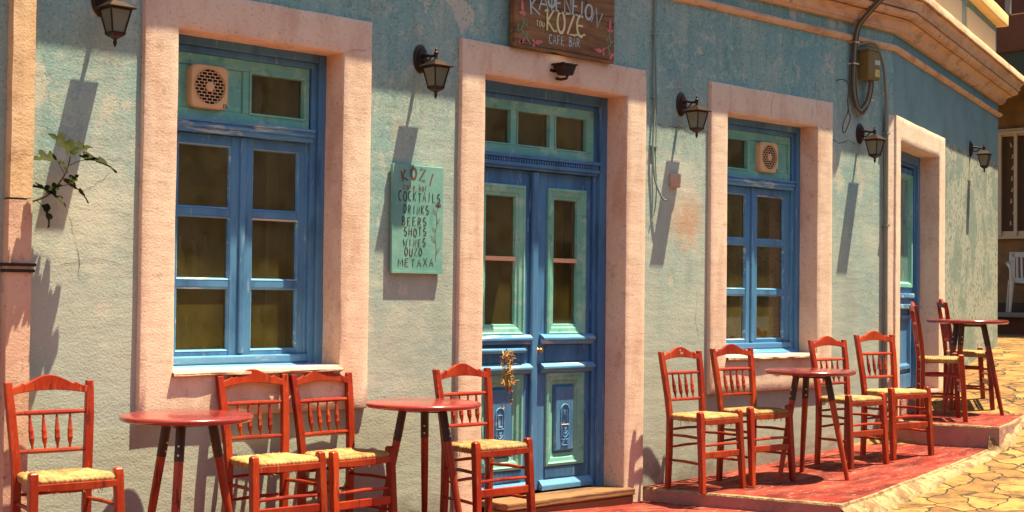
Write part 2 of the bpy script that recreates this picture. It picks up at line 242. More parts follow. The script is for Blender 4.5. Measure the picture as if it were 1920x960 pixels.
# ------------------------------------------------------------------ mesh helpers
class MB:
    def __init__(s): s.v = []; s.f = []
    def add(s, vs, fs):
        o = len(s.v); s.v += [tuple(p) for p in vs]; s.f += [tuple(i+o for i in f) for f in fs]; return s
    def box(s, x0, x1, y0, y1, z0, z1, T=None):
        vs = [(x, y, z) for z in (z0, z1) for y in (y0, y1) for x in (x0, x1)]
        if T: vs = [T(*p) for p in vs]
        return s.add(vs, [(0, 2, 3, 1), (4, 5, 7, 6), (0, 1, 5, 4), (1, 3, 7, 5), (3, 2, 6, 7), (2, 0, 4, 6)])
    def hexa(s, bot, top):
        return s.add(list(bot)+list(top), [(3, 2, 1, 0), (4, 5, 6, 7)]+[(i, (i+1) % 4, 4+(i+1) % 4, 4+i) for i in range(4)])
    def tube(s, path, r, n=8, caps=True):
        path = [Vector(p) for p in path]; k = len(path)
        rs = r if isinstance(r, (list, tuple)) else [r]*k
        t0 = (path[1]-path[0]).normalized(); up = Vector((0, 0, 1)) if abs(t0.z) < .9 else Vector((1, 0, 0))
        u = t0.cross(up).normalized(); vs = []
        for i, p in enumerate(path):
            t = (path[min(i+1, k-1)]-path[max(i-1, 0)]).normalized()
            u = (u-t*u.dot(t)).normalized(); w_ = t.cross(u)
            for j in range(n):
                a = 2*math.pi*j/n; vs.append(p+(u*math.cos(a)+w_*math.sin(a))*rs[i])
        fs = [(i*n+j, i*n+(j+1) % n, (i+1)*n+(j+1) % n, (i+1)*n+j) for i in range(k-1) for j in range(n)]
        if caps: fs += [tuple(range(n-1, -1, -1)), tuple((k-1)*n+j for j in range(n))]
        return s.add(vs, fs)
    def lathe(s, prof, c=(0, 0, 0), n=16, axis='z', sx=1, sy=1, ang=0, caps=True):
        vs = []
        for r, h in prof:
            for j in range(n):
                a = 2*math.pi*(j+ang)/n; p = (r*sx*math.cos(a), r*sy*math.sin(a), h)
                if axis == 'y': p = (p[0], p[2], p[1])
                vs.append((p[0]+c[0], p[1]+c[1], p[2]+c[2]))
        k = len(prof)
        fs = [(i*n+j, i*n+(j+1) % n, (i+1)*n+(j+1) % n, (i+1)*n+j) for i in range(k-1) for j in range(n)]
        if caps: fs += [tuple(range(n-1, -1, -1)), tuple((k-1)*n+j for j in range(n))]
        return s.add(vs, fs)
    def prism(s, poly, f0, f1):
        """poly of 2-D points; f0/f1 map (a,b) to 3-D"""
        n = len(poly); vs = [f0(*p) for p in poly]+[f1(*p) for p in poly]
        return s.add(vs, [tuple(range(n-1, -1, -1)), tuple(range(n, 2*n))]+[(i, (i+1) % n, n+(i+1) % n, n+i) for i in range(n)])
    def grid(s, nu, nv, fn):
        vs = [fn(i/nu, j/nv) for j in range(nv+1) for i in range(nu+1)]
        return s.add(vs, [(j*(nu+1)+i, j*(nu+1)+i+1, (j+1)*(nu+1)+i+1, (j+1)*(nu+1)+i) for j in range(nv) for i in range(nu)])
    def build(s, name, m, parent=None, bevel=0, smooth=False, seg=2, keep=False):
        me = bpy.data.meshes.new(name); me.from_pydata(s.v, [], s.f)
        bm = bmesh.new(); bm.from_mesh(me)
        if not keep: bmesh.ops.recalc_face_normals(bm, faces=bm.faces)
        if smooth:
            for f in bm.faces: f.smooth = True
            for e in bm.edges:
                if len(e.link_faces) == 2 and e.calc_face_angle(0) > RAD(42): e.smooth = False
        bm.to_mesh(me); bm.free()
        for mm in (m if isinstance(m, list) else [m]): me.materials.append(mm)
        o = bpy.data.objects.new(name, me); C.objects.link(o)
        if parent: o.parent = parent
        if bevel:
            b = o.modifiers.new('bevel', 'BEVEL'); b.width = bevel; b.segments = seg; b.limit_method = 'ANGLE'; b.angle_limit = RAD(40)
        return o
def tag(o, label=None, cat=None, group=None, kind=None):
    if label: o['label'] = label
    if cat: o['category'] = cat
    if group: o['group'] = group
    if kind: o['kind'] = kind
    return o
def thing(name, label, cat, loc=(0, 0, 0), rz=0, group=None):
    o = bpy.data.objects.new(name, None); C.objects.link(o); o.location = loc; o.rotation_euler = (0, 0, rz)
    o.empty_display_size = .1
    return tag(o, label, cat, group)
def copy_tree(o, parent=None):
    c = o.copy(); C.objects.link(c)
    if parent: c.parent = parent
    for ch in [x for x in C.objects if x.parent == o]: copy_tree(ch, c)
    return c
def nz(p, k=1.0): return noise.noise(Vector(p)*k)

# ------------------------------------------------------------------ plan of the facade
A2 = RAD(17.8); D2 = Vector((math.cos(A2), math.sin(A2), 0)); N2 = Vector((math.sin(A2), -math.cos(A2), 0))
C0 = Vector((2.897, 0, 0)); LEN2 = 4.555; E0 = C0+D2*LEN2; N1 = Vector((0, -1, 0))
WY = .028                                                # wall face lies 28 mm behind the face of the pink surrounds
PLAN = [(Vector((-9, 0, 0)), N1, N1), (C0, N1, N2), (E0, N2, D2), (E0-N2*6, D2, D2)]
def off(i, P):
    p, a, b = PLAN[i]; return p+(a+b)*(P/(1+a.dot(b)))
def F1(x, z, d): return (x, d, z)
def F2(s, z, d): p = C0+D2*s-N2*d; return (p.x, p.y, z)
def sweep(profile, n0=0, n1=3, sub=1, jit=0):
    """profile [(P,z)] swept round the plan"""
    mb = MB(); pts = []
    for i in range(n0, n1):
        k = sub if i < 2 else 2
        for j in range(k): pts.append((i, j/k))
    pts.append((n1-1, 1.0))
    def at(i, f, P): return off(i, P).lerp(off(i+1, P), f)
    vs = []
    for (i, f) in pts:
        for P, z in profile:
            q = at(i, f, P)
            if jit: q = q+Vector((nz((q.x, q.y, z*3), 2.5), nz((q.y, q.x, z*3), 2.5), nz((z*4, q.x, q.y), 2.5)))*jit
            vs.append((q.x, q.y, z+(q.z if jit else 0)))
    m = len(profile)
    fs = [(a*m+b, (a+1)*m+b, (a+1)*m+b+1, a*m+b+1) for a in range(len(pts)-1) for b in range(m-1)]
    return mb.add(vs, fs)
def holed(T, u0, u1, z0, z1, holes, d, depth, su=.5, sz=.5):
    """wall sheet with openings and their reveals"""
    mb = MB(); us = {u0, u1}; zs = {z0, z1}
    for a, b, c_, e in holes: us |= {a, b}; zs |= {c_, e}
    def fill(st, step):
        st = sorted(st); out = []
        for a, b in zip(st, st[1:]):
            k = max(1, math.ceil((b-a)/step)); out += [a+(b-a)*i/k for i in range(k)]
        return out+[st[-1]]
    us = fill(us, su); zs = fill(zs, sz)
    for a, b in zip(us, us[1:]):
        for c_, e in zip(zs, zs[1:]):
            m_, n_ = (a+b)/2, (c_+e)/2
            if any(h[0] < m_ < h[1] and h[2] < n_ < h[3] for h in holes): continue
            mb.add([T(a, c_, d), T(b, c_, d), T(b, e, d), T(a, e, d)], [(0, 1, 2, 3)])
    for a, b, c_, e in holes:
        for (p, q) in (((a, c_), (b, c_)), ((b, c_), (b, e)), ((b, e), (a, e)), ((a, e), (a, c_))):
            mb.add([T(*p, d), T(*q, d), T(*q, depth), T(*p, depth)], [(0, 1, 2, 3)])
    return mb
def surround(T, outer, inner, back, reveal, closed=True, r=.010, n=14, jit=.0035, seed=0, d0=0):
    """hand-plastered band round an opening: outer/inner = (u0,u1,z0,z1)"""
    def corners(q): return [(q[0], q[2]), (q[0], q[3]), (q[1], q[3]), (q[1], q[2])]
    o_, i_ = corners(outer), corners(inner); sides = [(0, 1), (1, 2), (2, 3)]+([(3, 0)] if closed else [])
    samp = []
    for a, b in sides:
        for k in range(n): samp.append((a, b, k/n))
    if not closed: samp.append((2, 3, 1.0))
    vs = []
    for a, b, f in samp:
        O = Vector(o_[a]).lerp(Vector(o_[b]), f); I = Vector(i_[a]).lerp(Vector(i_[b]), f); dd = (I-O).normalized()
        row = [(O, back), (O, d0+r), (O+dd*r*.3, d0+r*.3), (O+dd*r, d0)]
        for k in range(1, 4): row.append((O.lerp(I, k/4), d0))
        row += [(I-dd*r, d0), (I-dd*r*.3, d0+r*.3), (I, d0+r), (I.copy(), (d0+reveal)/2), (I, reveal)]
        for idx, (p, d) in enumerate(row):
            j = Vector((nz((p.x*2.1, p.y*2.1, seed+.3), 2), nz((p.y*2.1, p.x*2.1, seed+5.3), 2), nz((p.x*3, p.y*3, seed+9), 1.6)))*jit
            vs.append(T(p.x+j.x, p.y+j.y, d+(j.z*.5 if 0 < idx < len(row)-1 else 0)))
    m = 12; k = len(samp); fs = []
    for a in range(k if closed else k-1):
        for b in range(m-1): fs.append((a*m+b, ((a+1) % k)*m+b, ((a+1) % k)*m+b+1, a*m+b+1))
    return MB().add(vs, fs)

cafe = thing('cafe_building', 'long teal plastered cafe building with pink surrounds and an orange pink cornice', 'building')
# openings (u0,u1,z0,z1)
W1 = (-3.41, -2.442, .82, 2.425); W3 = (.78, 1.828, .80, 2.425); DR = (-1.44, -.238, .0, 2.43); D3 = (.115, 1.53, .40, 2.415)
pad = .03
def grow(q, k): return (q[0]-k, q[1]+k, q[2]-k, q[3]+k)
cx1 = off(1, -WY)
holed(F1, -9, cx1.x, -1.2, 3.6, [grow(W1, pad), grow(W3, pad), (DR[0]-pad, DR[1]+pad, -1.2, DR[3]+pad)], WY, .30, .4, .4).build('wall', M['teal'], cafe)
holed(F2, 0, LEN2-WY, -.6, 3.6, [grow(D3, pad)], WY, .30, .4, .4).build('wall', M['facade2'], cafe)
e2 = off(2, -WY); e3 = off(3, -WY)
MB().add([(e2.x, e2.y, -.6), (e3.x, e3.y, -.6), (e3.x, e3.y, 3.6), (e2.x, e2.y, 3.6)], [(0, 1, 2, 3)]).build('wall', M['facade2'], cafe)
# shell behind: back wall, floor, roof, partitions, so the rooms are dark
rb = MB(); rb.box(-9, 6, 5.2, 5.35, -1.2, 3.7); rb.box(-9.1, -8.95, WY, 5.3, -1.2, 3.7)
rb.build('back_wall', M['interior'], cafe)
MB().add([(-9, .06, 3.45), (cx1.x, .06, 3.45), (e2.x-.1, e2.y, 3.45), (e3.x, e3.y, 3.45), (-9, 5.3, 3.45)], [(0, 1, 2, 3, 4)]).build('roof', M['roofgrey'], cafe)
MB().box(-9, 6, .33, 5.2, -.06, -.02).build('floor', M['interior_dark'], cafe)
pt = MB(); pt.box(-3.9, -2.06, .66, .76, -.02, 3.4); pt.box(-2.05, -1.95, .31, 5.2, -.02, 3.4); pt.box(.3, .4, .31, 5.2, -.02, 3.4); pt.build('partition', M['interior'], cafe)

surround(F1, (-3.59, -2.255, .592, 2.612), W1, .05, .19, True, seed=1).build('surround', M['pink'], cafe, smooth=True)
surround(F1, (.60, 2.02, .552, 2.615), W3, .05, .19, True, seed=2).build('surround', M['pink'], cafe, smooth=True)
surround(F1, (-1.622, -.055, -.10, 2.612), (DR[0], DR[1], -.10, DR[3]), .05, .20, False, seed=3, n=18).build('surround', M['pink'], cafe, smooth=True)
surround(F2, (-.035, 1.765, .10, 2.605), (D3[0], D3[1], .10, D3[3]), .05, .20, False, seed=4, n=18).build('surround', M['pink'], cafe, smooth=True)
# pink return of the last surround onto the long front
MB().box(2.752, 2.885, .004, .05, .05, 2.602).build('surround', M['pink'], cafe, bevel=.012)
for q, x0, x1 in ((W1, -3.42, -2.435), (W3, .775, 1.79)):
    s_ = MB(); n = 22
    def f(u, v, q=q, x0=x0, x1=x1):
        prof = [(.15, .004), (-.014, 0), (-.022, -.004), (-.022, -.014), (-.008, -.020), (.01, -.020)]
        k = v*5; i = min(int(k), 4); a, b = prof[i], prof[i+1]; t = k-i
        x = x0+(x1-x0)*u; y = a[0]+(b[0]-a[0])*t; z = a[1]+(b[1]-a[1])*t
        return (x, y+nz((x*9, v*3, 1))*.006, q[2]-.012+z+nz((x*7, v*4, 5))*.004)
    s_.grid(30, 10, f).build('sill_plaster', M['white_cream'], cafe, smooth=True)

# cornice, string course, parapet
rc = random.Random(12)
def crack(pts, wd, y, T=F1):
    mb = MB(); P = []
    for (a, b), (c_, e) in zip(pts, pts[1:]):
        for k in range(6): P.append((a+(c_-a)*k/6+rc.uniform(-.006, .006), b+(e-b)*k/6+rc.uniform(-.006, .006)))
    P.append(pts[-1]); vs = []
    for i, (x, z) in enumerate(P):
        w_ = wd*rc.uniform(.3, 1.2)*(1 if 0 < i < len(P)-1 else .1); a, b = P[max(0, i-1)], P[min(len(P)-1, i+1)]; l = math.hypot(b[0]-a[0], b[1]-a[1]) or 1; nx, nz_ = -(b[1]-a[1])/l*w_, (b[0]-a[0])/l*w_
        vs += [T(x+nx, z+nz_, y), T(x-nx, z-nz_, y)]
    mb.add(vs, [(2*i, 2*i+1, 2*i+3, 2*i+2) for i in range(len(P)-1)]).build('crack', M['dark'], cafe)
crack([(.02, 2.30), (.16, 2.27), (.30, 2.29), (.42, 2.26), (.58, 2.28)], .0022, WY-.0015)
crack([(2.03, 2.36), (2.14, 2.33), (2.26, 2.36), (2.36, 2.34)], .0022, WY-.0015)
crack([(1.84, 2.43), (1.90, 2.40), (1.96, 2.42), (2.01, 2.37)], .0012, -.0012)
crack([(1.27, 2.44), (1.26, 2.53), (1.29, 2.61)], .0014, -.0012)
crack([(-2.44, 2.43), (-2.36, 2.45), (-2.30, 2.455)], .0008, -.0012)
crack([(-.40, 2.44), (-.33, 2.52), (-.34, 2.58)], .0007, -.0012)
crack([(-3.95, 1.55), (-3.90, 1.42), (-3.88, 1.24)], .0009, WY-.0015); crack([(-3.98, 1.30), (-3.80, 1.33), (-3.66, 1.31)], .0009, WY-.0015); crack([(-3.90, 1.62), (-3.82, 1.66), (-3.74, 1.72)], .0010, WY-.0015)
crack([(-2.2, 2.86), (-2.0, 2.83), (-1.75, 2.86)], .0009, WY-.0015); crack([(.5, 1.25), (.48, 1.05), (.52, .9)], .0009, WY-.0015)
bead = [(-WY-.01, 3.098)]+[(-WY+.038*math.sin(RAD(a)), 3.125-.026*math.cos(RAD(a))) for a in range(0, 181, 30)]+[(-WY-.01, 3.152)]
sweep(bead, sub=40, jit=.004).build('string_course', M['pink_smooth'], cafe, smooth=True)
prof = [(-WY-.01, 3.236), (.012, 3.236), (.016, 3.252), (.034, 3.256)]
prof += [(.034+.058*(1-math.cos(RAD(a))), 3.258+.062*math.sin(RAD(a))) for a in range(0, 91, 15)]
prof += [(.092, 3.322), (.076, 3.326), (.078, 3.333), (.114, 3.334), (.114, 3.340)]+[(.108+.038*math.sin(RAD(a)), 3.372-.034*math.cos(RAD(a))) for a in range(0, 91, 18)]
prof += [(.146, 3.376), (.122, 3.380), (.124, 3.389), (.164, 3.390), (.164, 3.396)]+[(.160+.036*(1-math.cos(RAD(a))), 3.392+.062*math.sin(RAD(a))) for a in range(0, 91, 18)]
prof += [(.196, 3.456), (.178, 3.460), (.180, 3.467), (.214, 3.468), (.217, 3.520), (.210, 3.530), (-.01, 3.552)]
sweep(prof, sub=50, jit=.003).build('cornice', M['pink_smooth'], cafe, smooth=True)
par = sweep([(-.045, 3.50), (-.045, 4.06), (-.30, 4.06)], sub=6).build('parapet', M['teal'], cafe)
pn = MB()
x = -8.2
while x < 2.6:
    pn.box(x, min(x+1.3, 2.75), .027, .05, 3.575, 3.97); x += 1.6
for s0, s1 in ((.15, 1.02), (1.25, 2.62), (2.90, 4.36)): pn.box(s0, s1, 3.575, 3.97, .027, .05, T=lambda a, b, c_: F2(a, b, c_))
pn.build('panel', M['cream'], par, bevel=.008)
sweep([(-.05, 4.055), (.05, 4.055), (.06, 4.065), (.06, 4.17), (.05, 4.185), (-.30, 4.20)], sub=30, jit=.006).build('coping', M['capstone'], cafe, smooth=True)

# ------------------------------------------------------------------ joinery
def strip_frame(mb, T, q, wdt, d0, d1, sides='lrtb'):
    a, b, c_, e = q; wl = wdt if isinstance(wdt, (int, float)) else wdt[0]
    B = lambda u0, u1, z0, z1: mb.box(u0, u1, z0, z1, d0, d1, T=lambda u, z, d: T(u, z, d))
    zl = c_+wl if 'b' in sides else c_; zt = e-wl if 't' in sides else e
    if 'l' in sides: B(a, a+wl, c_, e)
    if 'r' in sides: B(b-wl, b, c_, e)
    xa = a+wl if 'l' in sides else a; xb = b-wl if 'r' in sides else b
    if 't' in sides: B(xa, xb, e-wl, e)
    if 'b' in sides: B(xa, xb, c_, c_+wl)
    return mb
def bx(T, u0, u1, z0, z1, d0, d1, mb=None):
    mb = mb or MB(); return mb.box(u0, u1, z0, z1, d0, d1, T=T)
def pane(T, u0, u1, z0, z1, d, parent, m=None, name='pane'):
    return MB().add([T(u0, z0, d), T(u1, z0, d), T(u1, z1, d), T(u0, z1, d)], [(0, 1, 2, 3)]).build(name, m or M['glass'], parent, keep=True)
def picture_frame(mb, T, q, prof):
    """mitred moulding; prof [(inset, depth)] from outside in"""
    a, b, c_, e = q; vs = []
    for ins, d in prof:
        for (u, z) in ((a+ins, c_+ins), (b-ins, c_+ins), (b-ins, e-ins), (a+ins, e-ins)): vs.append(T(u, z, d))
    fs = [(i*4+j, i*4+(j+1) % 4, (i+1)*4+(j+1) % 4, (i+1)*4+j) for i in range(len(prof)-1) for j in range(4)]
    return mb.add(vs, fs)

def casement(q, fan_left):
    u0, u1, z0, z1 = q; T = F1
    fr = MB()                                             # outer fixed frame, stepped
    strip_frame(fr, T, (u0-.01, u1+.01, z0-.01, z1+.01), .052, .150, .25, 'lrt')
    strip_frame(fr, T, (u0+.042, u1-.042, z0, z1-.042), .034, .170, .25, 'lrt')
    strip_frame(fr, T, (u0+.076, u1-.076, z0, z1-.066), .018, .188, .25, 'lr')
    win = fr.build('window', M['blue'], cafe, bevel=.004)
    a, b = u0+.088, u1-.088
    # transom panel with its openings
    zt0, zt1 = 2.03, 2.348; d = .176; tp = MB()
    mid = (a+b)/2
    if fan_left: fan = (a+.03, mid-.01); gl = (mid+.03, b-.03)
    else: gl = (a+.03, mid-.075); fan = (mid-.045, b-.03)
    zz0, zz1 = 2.080, 2.292
    for (p, r_, c_, e) in ((a, b, zt0, zz0), (a, b, zz1, zt1), (a, a+.03, zz0, zz1), (b-.03, b, zz0, zz1)): bx(T, p, r_, c_, e, d, d+.05, tp)
    m0, m1 = sorted((fan, gl))[0][1], sorted((fan, gl))[1][0]
    bx(T, m0, m1, zz0, zz1, d, d+.05, tp)
    bx(T, fan[0], fan[1], zz0, zz1, d+.010, d+.05, tp)
    tr = tp.build('transom', M['mint'], win, bevel=.003)
    bead_ = MB(); picture_frame(bead_, T, (gl[0]-.004, gl[1]+.004, zz0-.004, zz1+.004), [(0, d), (0, d-.007), (.010, d-.007), (.014, d+.02)])
    bead_.build('glazing_bead', M['mint'], win)
    pane(T, gl[0], gl[1], zz0, zz1, d+.022, win)
    # moulded ledge
    lg = MB(); a2, b2 = u0+.072, u1-.072
    for (c_, e, dd) in ((2.016, 2.030, .135), (2.003, 2.017, .146), (1.990, 2.0045, .140), (1.965, 1.992, .152)): bx(T, a2+.3*(dd-.135), b2-.3*(dd-.135), c_, e, dd, .24, lg)
    lg.build('ledge', M['bluerail'], win, bevel=.004)
    # two leaves, three panes each
    zb, zh = .872, 1.962; cm = (a+b)/2+.002; zr = [.897, 1.209, 1.249, 1.560, 1.600, 1.912]
    for side in (0, 1):
        x0, x1 = (a+.004, cm-.004) if side == 0 else (cm+.004, b-.004)
        sl_ = MB(); wl, wr = (.030, .060) if side == 0 else (.062, .042); d = .192
        bx(T, x0, x0+wl, zb, zh, d, d+.04, sl_); bx(T, x1-wr, x1, zb, zh, d, d+.04, sl_)
        for c_, e in ((zb, zr[0]), (zr[1], zr[2]), (zr[3], zr[4]), (zr[5], zh)): bx(T, x0+wl-.001, x1-wr+.001, c_, e, d+.004, d+.04, sl_)
        sl_.build('sash', M['blue'], win, bevel=.004)
        for k in range(3):
            bb = MB(); picture_frame(bb, T, (x0+wl-.001, x1-wr+.001, zr[2*k]-.001, zr[2*k+1]+.001), [(0, d+.003), (.007, d+.008), (.010, d+.022)])
            bb.build('glazing_bead', M['bluerail'], win)
            pane(T, x0+wl+.002, x1-wr-.002, zr[2*k]+.002, zr[2*k+1]-.002, d+.020, win)
    bx(T, cm-.014, cm+.020, zb+.01, zh-.001, .180, .2, MB()).build('astragal', M['blue'], win, bevel=.006)
    bo = MB(); bx(T, a-.01, b+.012, .832, .874, .168, .25, bo); bo.build('bottom_rail', M['bluerail'], win, bevel=.008)
    si = MB().prism([(.128, .786), (.128, .808), (.165, .830), (.25, .832), (.25, .786)], lambda d, z: T(u0+.02, z, d), lambda d, z: T(u1-.02, z, d))
    si.build('sill', M['bluerail'], win, bevel=.006)
    return win, fan, (zz0, zz1)
win1, fan1, _ = casement(W1, True)
win3, fan3, _ = casement(W3, False)

def extractor(label, cx, cz, w_=.214, loc_y=.186):
    t = thing('extractor_fan', label, 'fan', (cx, loc_y, cz), group='extractor fans in the window transoms')
    h = w_/2; r0 = h*.80
    # housing: rounded square plate with a round opening
    n = 48; vs = []; dep = -.045
    def sq(a, k):
        c_, s_ = math.cos(a), math.sin(a); p = 7.0; rr = (abs(c_)**p+abs(s_)**p)**(-1/p); return (k*rr*c_, k*rr*s_)
    rings = [(lambda a: sq(a, h), 0), (lambda a: sq(a, h), dep+.008), (lambda a: sq(a, h-.006), dep), (lambda a: (r0*1.06*math.cos(a), r0*1.06*math.sin(a)), dep), (lambda a: (r0*1.03*math.cos(a), r0*1.03*math.sin(a)), dep-.006), (lambda a: (r0*math.cos(a), r0*math.sin(a)), dep-.004), (lambda a: (r0*.98*math.cos(a), r0*.98*math.sin(a)), dep+.02)]
    for fn, y in rings:
        for j in range(n):
            p = fn(2*math.pi*j/n); vs.append((p[0], y, p[1]))
    fs = [(i*n+j, i*n+(j+1) % n, (i+1)*n+(j+1) % n, (i+1)*n+j) for i in range(len(rings)-1) for j in range(n)]
    MB().add(vs, fs).build('housing', M['plastic_cream'], t, smooth=True)
    MB().lathe([(r0*.99, dep+.012), (.001, dep+.0121)], n=40, axis='y').build('dark_opening', M['dark'], t)
    g = MB(); rows = 11
    for i in range(1, rows):
        z = -r0+2*r0*i/rows; hw = math.sqrt(max(0, r0*r0-z*z))
        g.box(-hw, hw, dep-.001, dep+.004, z-.0015, z+.0015)
    for i in range(rows):
        z0, z1 = -r0+2*r0*i/rows, -r0+2*r0*(i+1)/rows; zc = (z0+z1)/2; hw = math.sqrt(max(0, r0*r0-zc*zc)); st = .03; x = -.12+(st/2 if i % 2 else 0)
        while x < .12:
            if abs(x) < hw-.004: g.box(x-.0018, x+.0018, dep, dep+.004, z0+.0014, z1-.0014)
            x += st
    g.build('grille', M['plastic_cream'], t)
    MB().lathe([(.0235, dep+.004), (.0235, dep-.004), (.020, dep-.007), (.001, dep-.0075)], n=24, axis='y').build('hub', M['plastic_cream'], t, smooth=True)
    b = MB(); b.box(h-.030, h-.010, dep-.0015, dep+.002, -h+.010, -h+.028)
    b.build('badge', M['dark'], t)
    b2 = MB(); b2.box(h-.027, h-.022, dep-.0025, dep+.001, -h+.013, -h+.025); b2.box(h-.019, h-.013, dep-.0025, dep+.001, -h+.020, -h+.025); b2.box(h-.020, h-.016, dep-.0025, dep+.001, -h+.012, -h+.017)
    b2.build('emblem', M['plastic_cream'], t)
    return t
extractor('cream extractor fan in the transom of the large window', -3.150, 2.188)
extractor('cream extractor fan in the transom of the smaller window', 1.440, 2.182)

# double door ------------------------------------------------------
def double_door():
    u0, u1, z0, z1 = DR; T = F1
    fr = MB(); strip_frame(fr, T, (u0-.01, u1+.01, -.06, z1+.01), .072, .166, .28, 'lrt')
    strip_frame(fr, T, (u0+.062, u1-.062, -.06, z1-.062), .030, .190, .28, 'lrt')
    door = fr.build('door', M['blue'], cafe, bevel=.004)
    a, b = u0+.092, u1-.092
    tp = MB(); d = .196; zz0, zz1 = 2.076, 2.288
    px = [(-1.25, -1.052), (-1.003, -.722), (-.680, -.396)]
    px[0] = (a+.038, -1.052)
    bx(T, a, b, 2.018, zz0, d, d+.05, tp); bx(T, a, b, zz1, 2.350, d, d+.05, tp)
    for p, r_ in ((a, px[0][0]), (px[0][1], px[1][0]), (px[1][1], px[2][0]), (px[2][1], b)): bx(T, p, r_, zz0, zz1, d, d+.05, tp)
    tp.build('transom', M['mint'], door, bevel=.003)
    for p, r_ in px:
        bb = MB(); picture_frame(bb, T, (p-.003, r_+.003, zz0-.003, zz1+.003), [(0, d-.001), (.002, d-.006), (.009, d-.005), (.012, d+.02)]); bb.build('glazing_bead', M['mint'], door)
        pane(T, p, r_, zz0, zz1, d+.02, door)
    lg = MB()
    for (c_, e, dd) in ((1.998, 2.018, .150), (1.970, 1.999, .166), (1.950, 1.971, .156), (1.934, 1.951, .170)): bx(T, a-.016+.2*(dd-.15), b+.016-.2*(dd-.15), c_, e, dd, .26, lg)
    x = a
    while x < b-.01: bx(T, x, x+.011, 1.974, 1.996, .158, .168, lg); x += .021
    lg.build('ledge', M['blue'], door, bevel=.002)
    cm = -.838
    for side in (0, 1):
        x0, x1 = (a+.003, cm-.003) if side == 0 else (cm+.003, b-.003); d = .212
        gp = (-1.268, -.916) if side == 0 else (-.727, -.384)       # glazed panel frame
        if side == 0: gp = (x0+.05, -.916)
        gz = (.945, 1.842); lp = (gp[0]+.004, gp[1]-.002); lz = (.155, .722)
        lf = MB()                                                    # the leaf: stiles and rails round the panels
        bx(T, x0, gp[0]+.01, .02, 1.932, d, d+.045, lf); bx(T, gp[1]-.01, x1, .02, 1.932, d, d+.045, lf)
        for c_, e in ((1.832, 1.932), (.712, .955), (.02, .165)): bx(T, gp[0]+.01, gp[1]-.01, c_, e, d, d+.045, lf)
        bx(T, lp[0]+.01, lp[1]-.01, lz[0]+.01, lz[1]-.01, d+.022, d+.045, lf)
        leaf = lf.build('leaf', M['blue'], door, bevel=.004)
        g = MB(); picture_frame(g, T, (gp[0], gp[1], gz[0], gz[1]), [(0, d), (.002, d-.014), (.016, d-.018), (.024, d-.010), (.046, d-.006), (.054, d+.002), (.068, d+.004), (.072, d+.024)])
        g.build('glazed_panel_frame', M['mint'], door)
        gi = (gp[0]+.07, gp[1]-.07, gz[0]+.07, gz[1]-.07)
        pane(T, gi[0]-.002, gi[1]+.002, gi[2]-.002, gi[3]+.002, d+.022, door)
        bx(T, gi[0]-.003, gi[1]+.003, 1.390, 1.416, d+.002, d+.02, MB()).build('glazing_bar', M['pink_smooth'], door, bevel=.002)
        # ledges and reeded frieze between the panels
        fx = (gp[0]-.052, gp[1]+.062) if side == 1 else (gp[0]-.03, gp[1]+.045)
        for zc in (.925, .752):
            l_ = MB().prism([(d, zc-.034), (d-.020, zc-.028), (d-.026, zc-.012), (d-.046, zc-.004), (d-.046, zc+.010), (d-.018, zc+.028), (d, zc+.032)], lambda dd, z: T(fx[0], z, dd), lambda dd, z: T(fx[1], z, dd))
            l_.build('ledge', M['bluerail'], door, bevel=.003)
        def reeds(z_0, z_1, xa, xb):
            r_ = MB(); x = xa
            while x < xb-.004:
                r_.box(x, x+.0062, z_0+random.uniform(0, .004), z_1, d-.009, d+.01, T=T); x += .0105
            r_.build('reeded_frieze', M['blue'], door)
        reeds(.790, .888, gp[0]-.005, gp[1]+.01); reeds(.088, .150, gp[0]+.004, gp[1]-.004)
        if side == 0:
            q = MB(); q.tube([T(gp[0]-.02, .862, d-.014), T(gp[0]+.01, .862, d-.028), T(gp[1]-.02, .862, d-.028), T(gp[1]+.012, .862, d-.014)], [.012, .017, .017, .012], 10)
            q.build('roll_moulding', M['bluerail'], door, smooth=True)
        k = MB(); picture_frame(k, T, (lp[0], lp[1], lz[0], lz[1]), [(0, d), (.003, d-.012), (.018, d-.016), (.026, d-.006), (.048, d-.002), (.056, d+.008), (.072, d+.010), (.080, d+.022)])
        k.build('lower_panel_frame', M['mint'], door)
        ip = (lp[0]+.080, lp[1]-.080, lz[0]+.082, lz[1]-.082)
        f_ = MB(); picture_frame(f_, T, ip, [(0, d+.022), (.012, d-.004), (.016, d-.006)]); c4 = ip
        f_.add([T(ip[0]+.016, ip[2]+.016, d-.006), T(ip[1]-.016, ip[2]+.016, d-.006), T(ip[1]-.016, ip[3]-.016, d-.006), T(ip[0]+.016, ip[3]-.016, d-.006)], [(0, 1, 2, 3)])
        f_.build('raised_panel', M['blue'], door)
        cv = MB(); cxx = (ip[0]+ip[1])/2; zc = ip[2]+.20; dd = d-.008; R_ = .0042
        def line(pts, r=R_): cv.tube([T(cxx+p[0], zc+p[1], dd) for p in pts], r, 6)
        arch = [(-.032, -.11), (-.034, -.02), (-.034, .05)]+[(.034*math.cos(RAD(a)), .055+.034*math.sin(RAD(a))) for a in range(180, -1, -20)]+[(.034, -.02), (.032, -.11)]
        line(arch)
        line([(-.030, -.035), (.030, -.035)])
        if side == 1: line([(-.017, -.025), (-.017, .048), (.017, -.022), (.017, .052)], .005)
        else: line([(-.015, .046), (-.015, -.022), (.018, -.022)], .005); line([(.018, -.02), (.018, .046), (-.015, .046)], .003)
